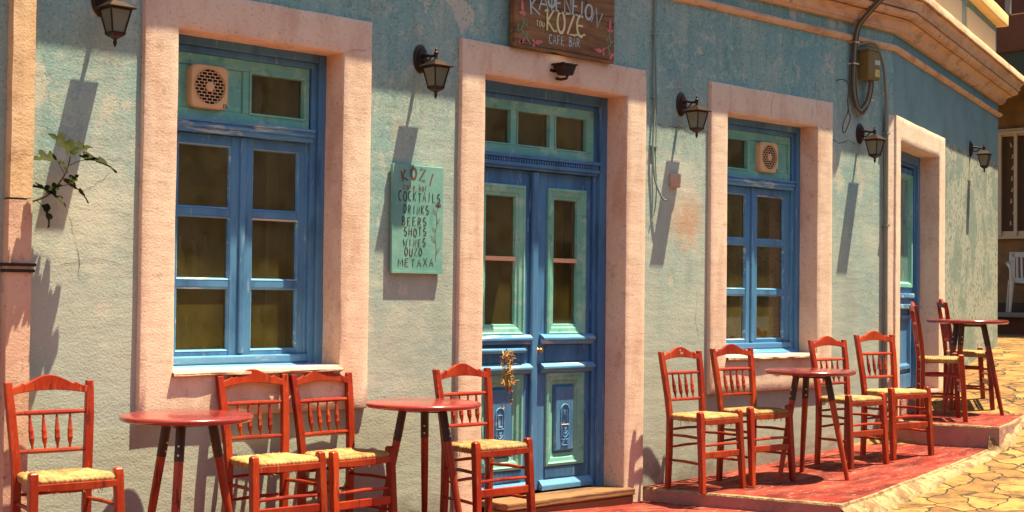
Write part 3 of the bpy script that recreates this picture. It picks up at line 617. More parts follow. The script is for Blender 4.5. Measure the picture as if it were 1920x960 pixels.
        for sgn in (-1, 1):
            line([(0, -.092), (sgn*.014, -.085), (sgn*.026, -.068), (sgn*.024, -.048)]); line([(0, -.078), (sgn*.008, -.066), (sgn*.012, -.052), (0, -.062)])
            line([(sgn*.036, -.06), (sgn*.030, -.09), (sgn*.014, -.108), (0, -.112)])
            line([(0, -.118), (sgn*.012, -.128), (sgn*.030, -.122)]); line([(0, -.122), (sgn*.014, -.142), (sgn*.030, -.158)]); line([(sgn*.03, -.124), (sgn*.022, -.14), (sgn*.03, -.156)])
        line([(-.03, -.160), (.03, -.160)])
        cv.build('carving', M['bluerail'], door, smooth=True)
        kk = MB().prism([(d, .018), (d-.034, .018), (d-.034, .048), (d-.010, .076), (d, .080)], lambda q_, z: T(fx[0]+.004, z, q_), lambda q_, z: T(fx[1]-.004, z, q_))
        kk.build('kick_ledge', M['bluerail'], door, bevel=.003)
    bx(T, cm-.030, cm+.024, .02, 1.930, .186, .214, MB()).build('astragal', M['blue'], door, bevel=.010)
    MB().lathe([(.013, .19), (.016, .186), (.010, .178), (.013, .168), (.016, .160), (.011, .152), (.001, .150)], (cm+.042, 0.018, .858), 16, axis='y').build('knob', M['brass'], door, smooth=True)
    return door
double_door()

# end door, on the turned front ------------------------------------
def end_door():
    u0, u1, z0, z1 = D3; T = F2
    fr = MB(); strip_frame(fr, T, (u0-.01, u1+.01, .42, z1+.01), .085, .166, .28, 'lrt'); strip_frame(fr, T, (u0+.075, u1-.075, .42, z1-.075), .025, .190, .28, 'lrt')
    door = fr.build('door', M['blue'], cafe, bevel=.004); a, b = u0+.1, u1-.1; cm = (a+b)/2
    for side in (0, 1):
        x0, x1 = (a, cm-.003) if side == 0 else (cm+.003, b); d = .21; lf = MB(); g = (x0+.07, x1-.045)
        bx(T, x0, g[0], .44, 2.30, d, d+.045, lf); bx(T, g[1], x1, .44, 2.30, d, d+.045, lf)
        for c_, e in ((.44, .56), (1.10, 1.30), (2.24, 2.30)): bx(T, g[0], g[1], c_, e, d, d+.045, lf)
        bx(T, g[0], g[1], .56, 1.10, d+.02, d+.04, lf); lf.build('leaf', M['blue'], door, bevel=.004)
        k = MB(); picture_frame(k, T, (g[0]-.012, g[1]+.012, 1.29, 2.25), [(0, d), (.003, d-.014), (.03, d-.012), (.05, d+.02)]); k.build('glazed_panel_frame', M['mint'], door)
        pane(T, g[0], g[1], 1.30, 2.24, d+.018, door, M['glass_lace'])
        for zc in (1.22, 1.13): bx(T, x0+.03, x1-.02, zc-.02, zc+.02, d-.03, d, MB()).build('ledge', M['bluerail'], door, bevel=.006)
        k = MB(); picture_frame(k, T, (g[0]+.01, g[1]-.01, .60, 1.06), [(0, d+.02), (.004, d-.006), (.03, d-.006), (.05, d+.02)]); k.build('lower_panel_frame', M['blue'], door)
    MB().tube([T(cm-.06, 1.05, .19), T(cm-.06, 1.05, .15), T(cm-.06, .95, .15), T(cm-.06, .95, .19)], .006, 8).build('handle', M['bronze'], door, smooth=True)
    bx(T, u0-.02, u1+.0, .28, .43, -.02, .28, MB()).build('threshold', M['concrete_pink'], door, bevel=.02)
end_door()

# rooms: shelf of bottles, curtains ---------------------------------
def shelf(z, label):
    t = thing('bottle_shelf', label, 'shelf', (-2.93, .46, z)); MB().box(-.5, .45, -.09, .19, -.02, 0).build('board', M['interior_dark'], t); 
    b = MB(); b.box(-.42, -.40, -.08, .08, -.14, -.02); b.box(.36, .38, -.08, .08, -.14, -.02); b.build('bracket', M['interior_dark'], t)
shelf(.90, 'low dark shelf of bottles behind the lowest panes of the large window')
shelf(1.24, 'upper dark shelf of bottles behind the middle panes of the large window')
bot = MB().lathe([(.030, 0), (.033, .004), (.033, .13), (.026, .155), (.012, .185), (.011, .235), (.014, .237), (.014, .25), (.001, .251)], n=14).build('bottle', M['bottle'], None, smooth=True)
tag(bot, 'dim pale bottle standing on a shelf behind the large window', 'bottle', 'bottles on the shelves inside the large window')
first = True; random.seed(3)
for z, xs in ((.90, [-3.30, -3.22, -3.15, -3.06, -2.80, -2.72, -2.66, -2.60]), (1.24, [-3.33, -3.2, -3.11, -3.05, -2.62])):
    for x in xs:
        o = bot if first else bot.copy()
        if not first: C.objects.link(o)
        first = False
        s_ = random.uniform(.8, 1.05); o.location = (x+.08, .44+random.uniform(-.02, .02), z); o.scale = (s_, s_, s_*random.uniform(.75, 1.0))
def drape(label, x0, x1, y, z0, z1, m, name='curtain'):
    k = MB().grid(60, 2, lambda u, v: (x0+(x1-x0)*u, y+.012*math.sin(u*(x1-x0)*95)+.01*nz((u*5, v, y)), z0+(z1-z0)*v)).build(name, m, None, smooth=True)
    return tag(k, label, 'curtain')
drape('olive curtain hanging behind the right side of the large window', -2.66, -2.44, .36, .86, 2.36, M['curtain'])
drape('olive curtain hanging behind the right leaf of the smaller window', 1.42, 1.62, .42, .84, 2.0, M['curtain'])
drape('dark brown drape behind the middle of the smaller window', 1.30, 1.41, .38, .84, 2.0, M['curtain_brown'])
drape('olive curtain hanging behind the left leaf of the smaller window', .86, 1.2, .46, .84, 2.36, M['curtain'])
drape('olive cloth hanging behind the right transom pane of the double door', -.56, -.36, .36, 1.1, 2.36, M['curtain'])
st = MB()
for i in range(5): st.box(-2.93+i*.075, -2.893+i*.075, .30, .304, 2.10-.01*i, 2.30)  # row of pale upright strips just behind the transom pane
tag(st.build('pale_stripes', mat('pale_stripe_tone', (.42, .35, .2), .95), None), 'row of pale stripes behind the transom pane of the large window', 'cloth')

# ------------------------------------------------------------------ ground
def t2z(x): return max(0, .02*x+.012*x*x*(1 if x > 0 else 0)) if x > 0 else 0.0
def street_z(s):
    pts = [(-60, -.9), (-7, -.42), (-2.95, -.135), (-.75, .085), (.1, .19), (.62, .275), (1.3, .385), (3.815, .67), (4.57, .715), (6.5, .76), (60, .95)]
    for (a, za), (b, zb) in zip(pts, pts[1:]):
        if a <= s <= b: return za+(zb-za)*(s-a)/(b-a)
    return pts[0][1] if s < 0 else pts[-1][1]
def street_pt(s, t):
    p = C0+D2*s+N2*t; return (p.x, p.y, street_z(s)+.006*nz((p.x, p.y, 0), 1.3))
sv = [-60, -30, -15]+[-9+i*.25 for i in range(82)]+[14, 20, 40, 60]; tv = [-40, -20, -8]+[-3+i*.25 for i in range(44)]+[10, 14, 20, 40]
mb = MB(); n = len(sv)
mb.add([street_pt(s, t) for t in tv for s in sv], [(j*n+i, j*n+i+1, (j+1)*n+i+1, (j+1)*n+i) for j in range(len(tv)-1) for i in range(n-1)])
tag(mb.build('street', M['paving'], None, smooth=True), kind='structure')
MB().add([(-400, -400, -1.6), (400, -400, -1.6), (400, 400, -1.6), (-400, 400, -1.6)], [(0, 1, 2, 3)]).build('ground', M['stonewall'])
tag(bpy.data.objects['ground'], kind='structure')
def added_road_z(s, t): return street_z(s)+.012
rp = [-60, -30, -15]+[-9+i*.5 for i in range(40)]+[14, 20, 40, 60]; rt_ = [1.62, 4, 6.5, 9.2, 12, 20, 40]; n = len(rp)
rd = MB(); rd.add([(*[street_pt(s, t)[i] for i in (0, 1)], added_road_z(s, t)) for t in rt_ for s in rp], [(j*n+i, j*n+i+1, (j+1)*n+i+1, (j+1)*n+i) for j in range(len(rt_)-1) for i in range(n-1)])
tag(rd.build('added_road', mat('added_dark_asphalt', (.05, .05, .052), .92, [((.075, .072, .07), 3, .4, .7, .8)], [(60, .5, .006)]), None, smooth=True), kind='structure')  # unseen dark road surface, added to cut ground bounce onto the wall
def slab(name, edge, topf, bottom, m, sub=.12, jit=.006, seed=0):
    """raised slab: polygon edge densified, top from topf, uneven rim"""
    pts = []
    for a, b in zip(edge, edge[1:]+edge[:1]):
        a, b = Vector(a), Vector(b); k = max(1, int((b-a).length/sub))
        for i in range(k):
            p = a.lerp(b, i/k); pts.append((p.x+nz((p.x*4, p.y*4, seed))*jit*2, p.y+nz((p.y*4, p.x*4, seed+3))*jit*2))
    n = len(pts); cx_ = sum(p[0] for p in pts)/n; cy_ = sum(p[1] for p in pts)/n
    vs = []
    def ins(p, k):
        v = Vector((cx_-p[0], cy_-p[1])).normalized()*k; return (p[0]+v.x, p[1]+v.y)
    for p in pts: vs.append((p[0], p[1], bottom))
    for p in pts: vs.append((p[0], p[1], topf(*p)-.014+nz((p[0]*6, p[1]*6, seed+7))*jit))
    for p in pts: q = ins(p, .005); vs.append((q[0], q[1], topf(*p)-.004+nz((p[0]*6, p[1]*6, seed+7))*jit*.6))
    for p in pts: q = ins(p, .020); vs.append((q[0], q[1], topf(*q)))
    fs = [(r*n+i, r*n+(i+1) % n, (r+1)*n+(i+1) % n, (r+1)*n+i) for r in range(3) for i in range(n)]
    base = len(vs); inner = [vs[3*n+i] for i in range(n)]
    fs.append(tuple(3*n+i for i in range(n)))
    me_ = MB().add(vs, fs); o = me_.build(name, [M['concrete_pink'], M['worn_edge'], m], None, smooth=False)
    bm = bmesh.new(); bm.from_mesh(o.data); bm.faces.ensure_lookup_table()
    for i, f in enumerate(bm.faces): f.material_index = 0 if i < n else (1 if i < 3*n else 2)
    big = [bm.faces[len(bm.faces)-1]]
    res = bmesh.ops.triangulate(bm, faces=big); bm.to_mesh(o.data); bm.free()
    return tag(o, kind='structure')
def pav_z(x, y): return -.055-.03*min(1, max(0, (x+1.2)/.9))+.023*min(1, max(0, (-3.5-x)/.25))
pv = MB()
def pave(u, v):
    y = .08-1.75*v; x1 = .27+max(0, -y-1.25)*.31; x = -9.5+(x1+9.5)*u
    return (x, y, pav_z(x, 0)+.003*nz((x*3, y*3, 2)))
pv.grid(60, 26, pave)
pv.add([(-9.5, -1.67, -.032), (.40, -1.67, -.085), (.40, -1.67, -.8), (-9.5, -1.67, -.8)], [(0, 1, 2, 3)]); pv.add([(.40, -1.67, -.085), (.27, -1.2, -.085), (.27, -1.2, -.4), (.40, -1.67, -.8)], [(0, 1, 2, 3)])
tag(pv.build('pavement', M['red_floor'], None, smooth=True), kind='structure')
slab('terrace', [(-.05, .08), (.0, -.25), (.24, -1.25), (.55, -1.21), (1.0, -1.13), (1.9, -1.0), (2.9, -.86), (2.95, .08)], lambda x, y: t2z(x), -.35, M['red_floor'], seed=11)
s1 = 1.32
fa = C0+D2*s1-N2*.1; fb = C0+D2*s1+N2*.82
slab('step', [(2.66, .06), (2.60, -.30), (2.585, -.50), (2.69, -.955), (3.2, -.80), (fb.x, fb.y), (fa.x, fa.y), (2.95, .12)], lambda x, y: .295, -.3, M['red_floor'], seed=21)
fd = C0+D2*3.0-N2*.1; fe = C0+D2*(s1+.02)+N2*.9; ff = C0+D2*(s1+.02)-N2*.1
kb = MB(); P0 = [C0+D2*(s1+.012)-N2*.1, C0+D2*(s1+.012)+N2*1.1, C0+D2*(s1+.09)+N2*1.1, C0+D2*(s1+.09)-N2*.1]
kb.hexa([(p.x, p.y, .2) for p in P0], [(p.x, p.y, .383 if i < 2 else .392) for i, p in enumerate(P0)])
tag(kb.build('kerb', M['concrete_pink'], None, bevel=.01), kind='structure')
# strip of worn mortar along the terrace front, sloping down to the street
ms = MB(); edge = [(.23, -1.24), (.55, -1.205), (1.0, -1.125), (1.9, -.995), (2.68, -.885), (3.2, -.74), (3.9, -.50)]
def lerp_edge(u):
    k = u*(len(edge)-1); i = min(int(k), len(edge)-2); a, b = Vector(edge[i]), Vector(edge[i+1]); return a.lerp(b, k-i)
def mortar(u, v):
    p = lerp_edge(u); w_ = .10+.05*nz((u*14, 3, 1)); q = p+Vector((N2.x, N2.y))*(w_*v)
    s = (Vector((q.x, q.y, 0))-C0).dot(D2); zt = (t2z(p.x) if p.x < 2.66 else .285)-.012; zs = street_z(s)+.004-.02*(1 if v > .99 else 0)
    zt = max(zt, zs) if p.x < 2.66 else zt
    return (q.x, q.y, zt+(zs-zt)*v+.006*nz((q.x*9, q.y*9, 1))+(.012*(1-abs(2*v-1)) if v < 1 else 0))
ms.grid(90, 6, mortar); tag(ms.build('mortar_edge', M['worn_edge'], None, smooth=True), kind='structure')

# wooden door step
ds = thing('door_step', 'old worn wooden step of two boards under the blue double door', 'step', (-.74, 0, 0))
MB().box(-.55, .545, -.058, .165, -.030, .012).build('tread', M['step_wood'], ds, bevel=.008)
MB().box(-.54, .54, -.045, .15, -.12, -.034).build('riser', M['step_wood'], ds, bevel=.006)

# downpipe ----------------------------------------------------------
dp = thing('downpipe', 'square pink rain pipe running down the left end of the teal wall', 'downpipe', (-4.185, 0, 0))
def ppipe(x0, x1, y0, y1, z0, z1, sd):
    return MB().grid(4, 40, lambda u, v: ((x0, y1), (x0, y0), ((x0+x1)/2, y0-.004), (x1, y0), (x1, y1))[round(u*4)][0:1]+()+() if False else (lambda p: (p[0]+.003*nz((v*9, u*5, sd)), p[1]+.003*nz((u*5, v*9, sd+2)), z0+(z1-z0)*v))(((x0, y1), (x0, y0), ((x0+x1)/2, y0-.003), (x1, y0), (x1, y1))[round(u*4)]))
ppipe(-.05, .052, -.022, .05, 1.582, 3.24, 1).build('upper_length', mat('tan_pipe_paint', (.64, .42, .23), .9, [((.74, .52, .31), 3, .42, .62, .8), ((.40, .24, .13), 9, .54, .66, .7), ((.25, .15, .09), 40, .58, .66, .7)], STUCCO), dp)
ppipe(-.056, .050, -.027, .05, -.06, 1.574, 2).build('lower_length', mat('older_pink_pipe_paint', (.60, .37, .26), .85, [((.72, .50, .36), 3, .45, .65, .7), ((.35, .2, .15), 12, .56, .7, .7), ((.20, .12, .08), 30, .6, .68, .7)], STUCCO), dp)
br = MB(); br.box(-.068, .068, -.040, .03, 1.288, 1.302); br.box(-.064, .064, -.036, .03, 1.262, 1.276); br.build('bracket', M['bronze'], dp, bevel=.003)

# ------------------------------------------------------------------ wall lanterns
def lantern_root():
    t = thing('wall_lantern', 'x', 'lamp', group='bronze wall lanterns along the cafe front')
    MB().lathe([(1.0, 0), (1.0, -.006), (.86, -.014), (.70, -.016), (.66, -.024), (.30, -.028), (.001, -.028)], n=32, axis='y', sx=.050, sy=.078).build('back_plate', M['bronze'], t, smooth=True)
    for ch in (C.objects[-1],):
        me = ch.data
        for v in me.vertices: pass
    a = MB(); a.tube([(0, -.02, .012), (0, -.05, .016), (0, -.09, .006), (0, -.132, .004)], [.015, .010, .008, .009], 10)
    a.tube([(0, -.03, -.020), (0, -.055, -.028), (0, -.075, -.014), (0, -.09, .002)], .005, 8)
    a.lathe([(.001, .046), (.006, .040), (.008, .034), (.005, .028), (.012, .022), (.013, .016), (.008, .010), (.010, -.012), (.014, -.022)], (0, -.132, 0), 14)
    a.build('arm', M['bronze'], t, smooth=True)
    y = -.132; q = math.sqrt(2)
    MB().lathe([(.015*q, -.018), (.030*q, -.026), (.060*q, -.050), (.068*q, -.053), (.068*q, -.058), (.052*q, -.060)], (0, y, 0), 4, ang=.5).build('roof', M['bronze'], t, bevel=.001)
    body = MB()
    for sx in (-1, 1):
        for sy in (-1, 1): body.tube([(sx*.051, y+sy*.051, -.058), (sx*.029, y+sy*.029, -.166)], .0042, 6)
    for sx, sy in ((1, 0), (-1, 0), (0, 1), (0, -1)):
        body.tube([(sx*.051-sy*.051, y+sy*.051-sx*.051, -.062), (sx*.051+sy*.051, y+sy*.051+sx*.051, -.062)], .004, 4)
    body.lathe([(.034*q, -.163), (.034*q, -.170), (.026*q, -.180), (.014*q, -.188), (.006*q, -.194), (.006*q, -.198)], (0, y, 0), 4, ang=.5)
    body.lathe([(.005, -.196), (.009, -.206), (.008, -.216), (.002, -.228), (.0005, -.229)], (0, y, 0), 12)
    body.build('cage', M['bronze'], t, smooth=False)
    g = MB()
    for (ax, ay), (bx_, by) in (((-1, -1), (1, -1)), ((1, -1), (1, 1)), ((1, 1), (-1, 1)), ((-1, 1), (-1, -1))):
        g = MB().add([(ax*.049, y+ay*.049, -.062), (bx_*.049, y+by*.049, -.062), (bx_*.028, y+by*.028, -.164), (ax*.028, y+ay*.028, -.164)], [(0, 1, 2, 3)])
        g.build('pane', M['lampglass'], t)
    MB().lathe([(.008, -.07), (.012, -.10), (.016, -.13), (.010, -.15), (.001, -.152)], (0, y, 0), 12).build('bulb', M['whiteplastic'], t, smooth=True)
    return t
lam = lantern_root()
LAMPS = [((-3.800, WY, 2.500), 0, 'bronze lantern above the fig plant, its top cut off by the photo edge'),
         ((-1.905, WY, 2.462), 0, 'bronze lantern on the teal wall directly above the turquoise menu board'),
         ((.315, WY, 2.435), 0, 'bronze lantern on the teal wall between the double door and the smaller window'),
         ((2.410, WY, 2.424), 0, 'bronze lantern below the meter box and its looped cables'),
         (None, A2, 'black lantern on the turned end front, beyond the end doorway')]
for i, (p, rz, lb) in enumerate(LAMPS):
    o = lam if i == 0 else copy_tree(lam)
    if p is None: p = F2(3.02, 2.628, WY)
    o.location = p; o.rotation_euler = (0, 0, rz); o['label'] = lb

# flood light --------------------------------------------------------
fl = thing('flood_light', 'small rusty flood light tilted upward on the pink lintel over the double door', 'lamp', (-.865, 0, 2.510)); fl.scale = (.64, .64, .64)
MB().box(-.10, -.02, -.012, .03, -.012, .012).build('wall_arm', M['bronze'], fl, bevel=.003)
hd = MB(); hd.hexa([(-.055, -.15, -.045), (.055, -.15, -.045), (.050, -.05, -.045), (-.050, -.05, -.045)], [(-.085, -.165, .045), (.085, -.165, .045), (.080, -.015, .045), (-.080, -.015, .045)])
hd.build('housing', M['bronze'], fl, bevel=.006)
MB().box(-.094, .094, -.172, -.008, .046, .062).build('rim', M['bronze'], fl, bevel=.003)
MB().box(-.080, .080, -.160, -.020, .0625, .066).build('glass', M['white_cream'], fl)
y_ = MB(); y_.tube([(-.03, -.01, -.07), (0, -.05, -.078), (.02, -.10, -.07), (.01, -.12, -.045)], .013, 8); y_.build('bracket', M['bronze'], fl, smooth=True)

# meter box, cables ---------------------------------------------------
mbx = thing('meter_box', 'olive metal electricity meter box with a yellow label, between the cable loops', 'meter box', (2.447, WY, 2.93))
MB().box(-.073, .073, -.105, 0, -.11, .11).build('case', M['olivebox'], mbx, bevel=.012)
MB().box(-.079, .079, -.110, .001, .105, .118).build('lid', M['olivebox'], mbx, bevel=.004)
g = MB()
for i in range(4): g.box(.006+i*.016, .015+i*.016, -.1075, -.10, .005, .04)
g.build('slots', M['labelwhite'], mbx)
MB().box(.004, .066, -.108, -.10, -.085, -.03).build('label_plate', M['labelyellow'], mbx)
def smooth_path(pts, k=6):
    P = [Vector(p) for p in pts]; out = []
    for i in range(len(P)-1):
        p0, p1, p2, p3 = P[max(i-1, 0)], P[i], P[i+1], P[min(i+2, len(P)-1)]
        for j in range(k):
            t = j/k; out.append(.5*((2*p1)+(p2-p0)*t+(2*p0-5*p1+4*p2-p3)*t*t+(3*p1-p0-3*p2+p3)*t**3))
    return out+[P[-1]]
cb = thing('cable_bundle', 'dark bundle of cables coming over the cornice and looping up into the meter box', 'cable', (0, 0, 0))
for i, (dx, dz, r, m) in enumerate(((0, 0, .0105, 'cable_dark'), (.022, .02, .009, 'cable_grey'), (.042, .035, .008, 'cable_dark'), (.012, -.018, .007, 'cable_grey'))):
    sh = Vector((dx*.8, 0, 0))
    pts = [(2.46+dx, -.26, 3.75), (2.40+dx, -.24, 3.53), (2.345+dx, -.23, 3.44), (2.295+dx, -.12, 3.31), (2.272+dx, -.04, 3.21), (2.268+dx, -.012, 3.08), (2.262+dx, -.004, 2.86), (2.268+dx, -.004, 2.70+dz), (2.310+dx*.6, -.006, 2.605+dz), (2.372, -.008, 2.572+dz), (2.435-dx*.6, -.01, 2.605+dz), (2.478-dx, -.02, 2.69), (2.490-dx, -.03, 2.78), (2.490-dx, -.03, 2.83)]
    MB().tube(smooth_path(pts), r, 8).build('cable', M[m], cb, smooth=True)
for z, x in ((3.09, 2.29), (2.93, 2.285), (2.68, 2.492)): MB().box(x-.03, x+.04, -.022, .028, z-.005, z+.005).build('clip', M['bolt'], cb)
cd = thing('conduit', 'grey conduit arching over the meter box and running down the wall to the terrace', 'pipe', (0, 0, 0))
MB().tube(smooth_path([(2.330, .0, 2.64), (2.318, 0, 2.80), (2.315, 0, 3.0), (2.335, 0, 3.07), (2.40, 0, 3.092), (2.50, -.005, 3.112), (2.59, -.005, 3.10), (2.655, 0, 3.03), (2.70, 0, 2.93), (2.725, 0, 2.76), (2.735, 0, 2.66)]), .010, 10).build('bent_pipe', M['cable_grey'], cd, smooth=True)
MB().tube([(2.735, 0, 2.67), (2.738, 0, 2.62), (2.741, 0, 2.47), (2.742, 0, 2.45), (2.742, 0, 1.5), (2.745, 0, .13)], [.013, .017, .017, .014, .014, .014], 12).build('straight_pipe', M['conduit'], cd, smooth=True)
for z in (2.45, 1.75, .9): MB().box(2.72, 2.764, -.018, .028, z-.008, z+.008).build('clip', M['conduit'], cd)
tag(MB().tube(smooth_path([(2.10, .028, 2.788), (2.13, -.01, 2.795), (2.175, -.02, 2.775), (2.197, -.015, 2.72), (2.192, -.01, 2.64), (2.205, -.01, 2.57), (2.222, -.012, 2.52), (2.19, -.012, 2.455), (2.150, -.012, 2.405), (2.128, -.01, 2.42), (2.138, -.01, 2.48), (2.185, -.008, 2.54), (2.215, 0, 2.60), (2.225, .015, 2.66)]), .0042, 6).build('wire', M['cable_dark'], None, smooth=True), 'thin loose black wire twisted in a loop beside the looped cables', 'wire')
hw = thing('wall_cable', 'pair of painted over cables running down the wall right of the double door', 'cable')
MB().tube(smooth_path([(.028, .012, 3.10), (.030, .012, 2.8), (.022, .012, 2.56), (.034, .012, 2.35), (.020, .012, 2.12), (.040, .008, 1.93), (.085, -.012, 1.82), (.118, -.02, 1.800), (.125, 0, 1.815)]), .007, 8).build('cable', M['cable_teal'], hw, smooth=True)
MB().tube(smooth_path([(.046, .016, 3.10), (.047, .016, 2.7), (.058, .016, 2.3), (.050, .014, 2.05), (.060, .012, 1.90), (.050, .014, 1.75), (.02, .016, 1.66)]), .004, 8).build('cable', M['cable_teal'], hw, smooth=True)
for z in (2.85, 2.45, 2.14): MB().box(.012, .066, .006, .028, z-.005, z+.005).build('clip', M['cable_teal'], hw)
jb = thing('junction_box', 'small pale painted junction box on the wall under the lantern right of the door', 'junction box', (.245, WY, 1.937))
MB().box(-.042, .042, -.03, 0, -.045, .045).build('case', M['white_cream'], jb, bevel=.006); MB().box(-.036, .036, -.034, -.029, -.039, .039).build('cover', M['white_cream'], jb, bevel=.003)

# ------------------------------------------------------------------ signs
def glyph(ch):
    arc = lambda cx, cy, rx, ry, a0, a1, n=10: [(cx+rx*math.cos(RAD(a0+(a1-a0)*i/n)), cy+ry*math.sin(RAD(a0+(a1-a0)*i/n))) for i in range(n+1)]
    G = {
     'K': [[(.05, 0), (.05, 1)], [(.85, 1), (.08, .45), (.9, 0)]], 'O': [arc(.5, .5, .45, .5, 90, 450, 18)], 'Z': [[(.05, .97), (.92, 1), (.05, .02), (.97, 0)]], 'I': [[(.5, 0), (.5, 1)]],
     'C': [arc(.55, .5, .5, .5, 55, 305, 14)], 'T': [[(0, .98), (1, 1)], [(.5, 1), (.48, 0)]], 'A': [[(0, 0), (.48, 1), (1, 0)], [(.2, .38), (.8, .36)]], 'L': [[(.1, 1), (.1, 0), (.9, .02)]],
     'S': [arc(.5, .74, .38, .26, 40, 250, 10)[:-1]+[(.55, .5)]+arc(.5, .26, .40, .26, 60, -150, 10)], 'D': [[(.1, 1), (.1, 0)], [(.02, 1)]+arc(.15, .5, .8, .5, 85, -85, 12)+[(.02, 0)]],
     'R': [[(.1, 0), (.1, 1)], [(.05, .98)]+arc(.3, .74, .5, .25, 80, -90, 8)+[(.1, .48)], [(.38, .48), (.9, 0)]], 'N': [[(.08, 0), (.08, 1), (.88, 0), (.9, 1)]],
     'B': [[(.1, 0), (.1, 1)], [(.05, 1)]+arc(.3, .76, .45, .24, 80, -80, 8)+[(.12, .52)], [(.12, .52)]+arc(.35, .26, .5, .26, 80, -80, 8)+[(.05, 0)]],
     'E': [[(.9, 1), (.12, .97), (.1, .02), (.95, 0)], [(.1, .5), (.75, .52)]], 'H': [[(.1, 0), (.1, 1)], [(.9, 0), (.9, 1)], [(.1, .5), (.9, .5)]],
     'W': [[(0, 1), (.25, 0), (.5, .7), (.72, 0), (1, 1)]], 'U': [[(.08, 1), (.08, .35)]+arc(.5, .33, .42, .33, 180, 360, 8)+[(.92, 1)]], 'M': [[(0, 0), (.12, 1), (.5, .3), (.88, 1), (1, 0)]], 'X': [[(.05, 1), (.95, 0)], [(.92, 1), (.05, 0)]],
     'PHI': [arc(.5, .55, .42, .32, 90, 450, 14), [(.5, 0), (.5, 1.08)]], 'F': [[(.12, 0), (.12, 1), (.9, 1)], [(.12, .52), (.7, .52)]], 'LUN': [arc(.55, .5, .5, .5, 60, 300, 12), [(.1, .5), (.8, .52)]],
     'a': [arc(.42, .32, .36, .32, 20, 340, 12), [(.8, .62), (.82, 0)]], 'c': [arc(.5, .32, .4, .32, 50, 310, 10)], 'f': [arc(.6, .8, .25, .2, 60, 180, 5)+[(.35, 0)], [(.1, .55), (.75, .55)]], 'e': [[(.12, .34), (.85, .36)]+arc(.5, .32, .4, .32, 10, 310, 12)],
     'b': [[(.12, 1), (.12, 0)], arc(.45, .3, .36, .3, 150, -160, 12)], 'r': [[(.15, .62), (.15, 0)], arc(.5, .35, .35, .28, 170, 50, 6)], 't': [[(.5, .7), (.45, .1), (.7, 0)], [(.1, .62), (.9, .64)]], 'o': [arc(.5, .32, .4, .32, 90, 450, 12)], 'u': [[(.12, .6), (.12, .2)]+arc(.5, .22, .38, .22, 180, 360, 6)+[(.88, .6)], ],
    }
    return G[ch]
def ribbon(mb, pts, wd, f):
    P = [Vector(p) for p in pts]; n = len(P); vs = []
    for i, p in enumerate(P):
        t = (P[min(i+1, n-1)]-P[max(i-1, 0)])
        if t.length < 1e-6: t = Vector((1, 0))
        t.normalize(); q = Vector((-t.y, t.x)); ww = wd*(1.15 if 0 < i < n-1 else .85)*random.uniform(.85, 1.12)
        vs += [f(*(p+q*ww)), f(*(p-q*ww))]
    return mb.add(vs, [(2*i, 2*i+1, 2*i+3, 2*i+2) for i in range(n-1)])
def write(mb, ch, x, z, w_, h_, rot, wd, f, lift=0):
    c_, s_ = math.cos(rot), math.sin(rot)
    for k, st in enumerate(glyph(ch)):
        pts = []
        for (a, b) in st:
            u, v = (a-.5)*w_, (b-.5)*h_; pts.append((x+u*c_-v*s_, z+u*s_+v*c_))
        ribbon(mb, pts, wd, lambda a, b, k=k: f(a, b, lift+.0004*k))
random.seed(5)
# menu board: local x along the wall, z up
mbd = thing('menu_board', 'turquoise painted menu board listing drinks by hand, left of the double door', 'sign', (-1.927, WY, 1.59))
bw, bh = .180, .290
MB().box(-bw, bw, -.026, -.008, -bh, bh).build('board', M['board'], mbd, bevel=.003)
rl = MB(); rl.box(-bw-.001, bw+.001, -.029, -.025, -bh-.001, -bh+.010); rl.box(-bw-.001, -bw+.004, -.029, -.025, -bh+.0105, bh); rl.build('edge_strip', M['board'], mbd)
MB().box(-.12, .12, -.009, .0, -.2, .2).build('batten', M['step_wood'], mbd)
fb_ = lambda a, b, l=0: (a, -.0275-l, b)
def row(mb, text, v, u0, u1, h_, wd, jit=.004, arcf=None, gap=.18):
    n = len(text); z = bh-2*bh*v; x0, x1 = -bw+2*bw*u0, -bw+2*bw*u1; cell = (x1-x0)/n
    for i, ch in enumerate(text):
        if ch == ' ': continue
        wf = {'I': .35, 'W': 1.0, 'M': 1.0}.get(ch, 1-gap)
        zz = z+random.uniform(-jit, jit); rot = random.uniform(-.05, .05)
        if arcf: dz, r_ = arcf(i); zz += dz; rot += r_
        write(mb, ch, x0+cell*(i+.5), zz, cell*wf*.80, h_*random.uniform(.93, 1.07), rot, wd, fb_)
lt = MB()
for t_, v, u0, u1, h_ in (('COCKTAILS', .292, .10, .95, .050), ('DRINKS', .412, .20, .72, .044), ('BEERS', .517, .17, .68, .044), ('SHOTS', .617, .21, .68, .042), ('WINES', .714, .21, .67, .040), ('OUZO', .805, .23, .60, .040), ('METAXA', .898, .11, .83, .040)):
    row(lt, t_, v, u0, u1, h_, .0025)
lt.build('lettering', M['paint_black'], mbd)
l2 = MB(); row(l2, 'cafe bar', .198, .20, .68, .034, .0018, .002); row(l2, 'KOZI', .092, .14, .84, .062, .0048, .0, lambda i: [(-.006, .22), (.010, .0), (.006, -.1), (-.016, -.35)][i]); l2.build('heading', M['paint_brown'], mbd)
fw = MB(); ribbon(fw, [(.128, -.225), (.132, -.15), (.122, -.08), (.136, -.02), (.130, .04), (.142, .075)], .0013, fb_)
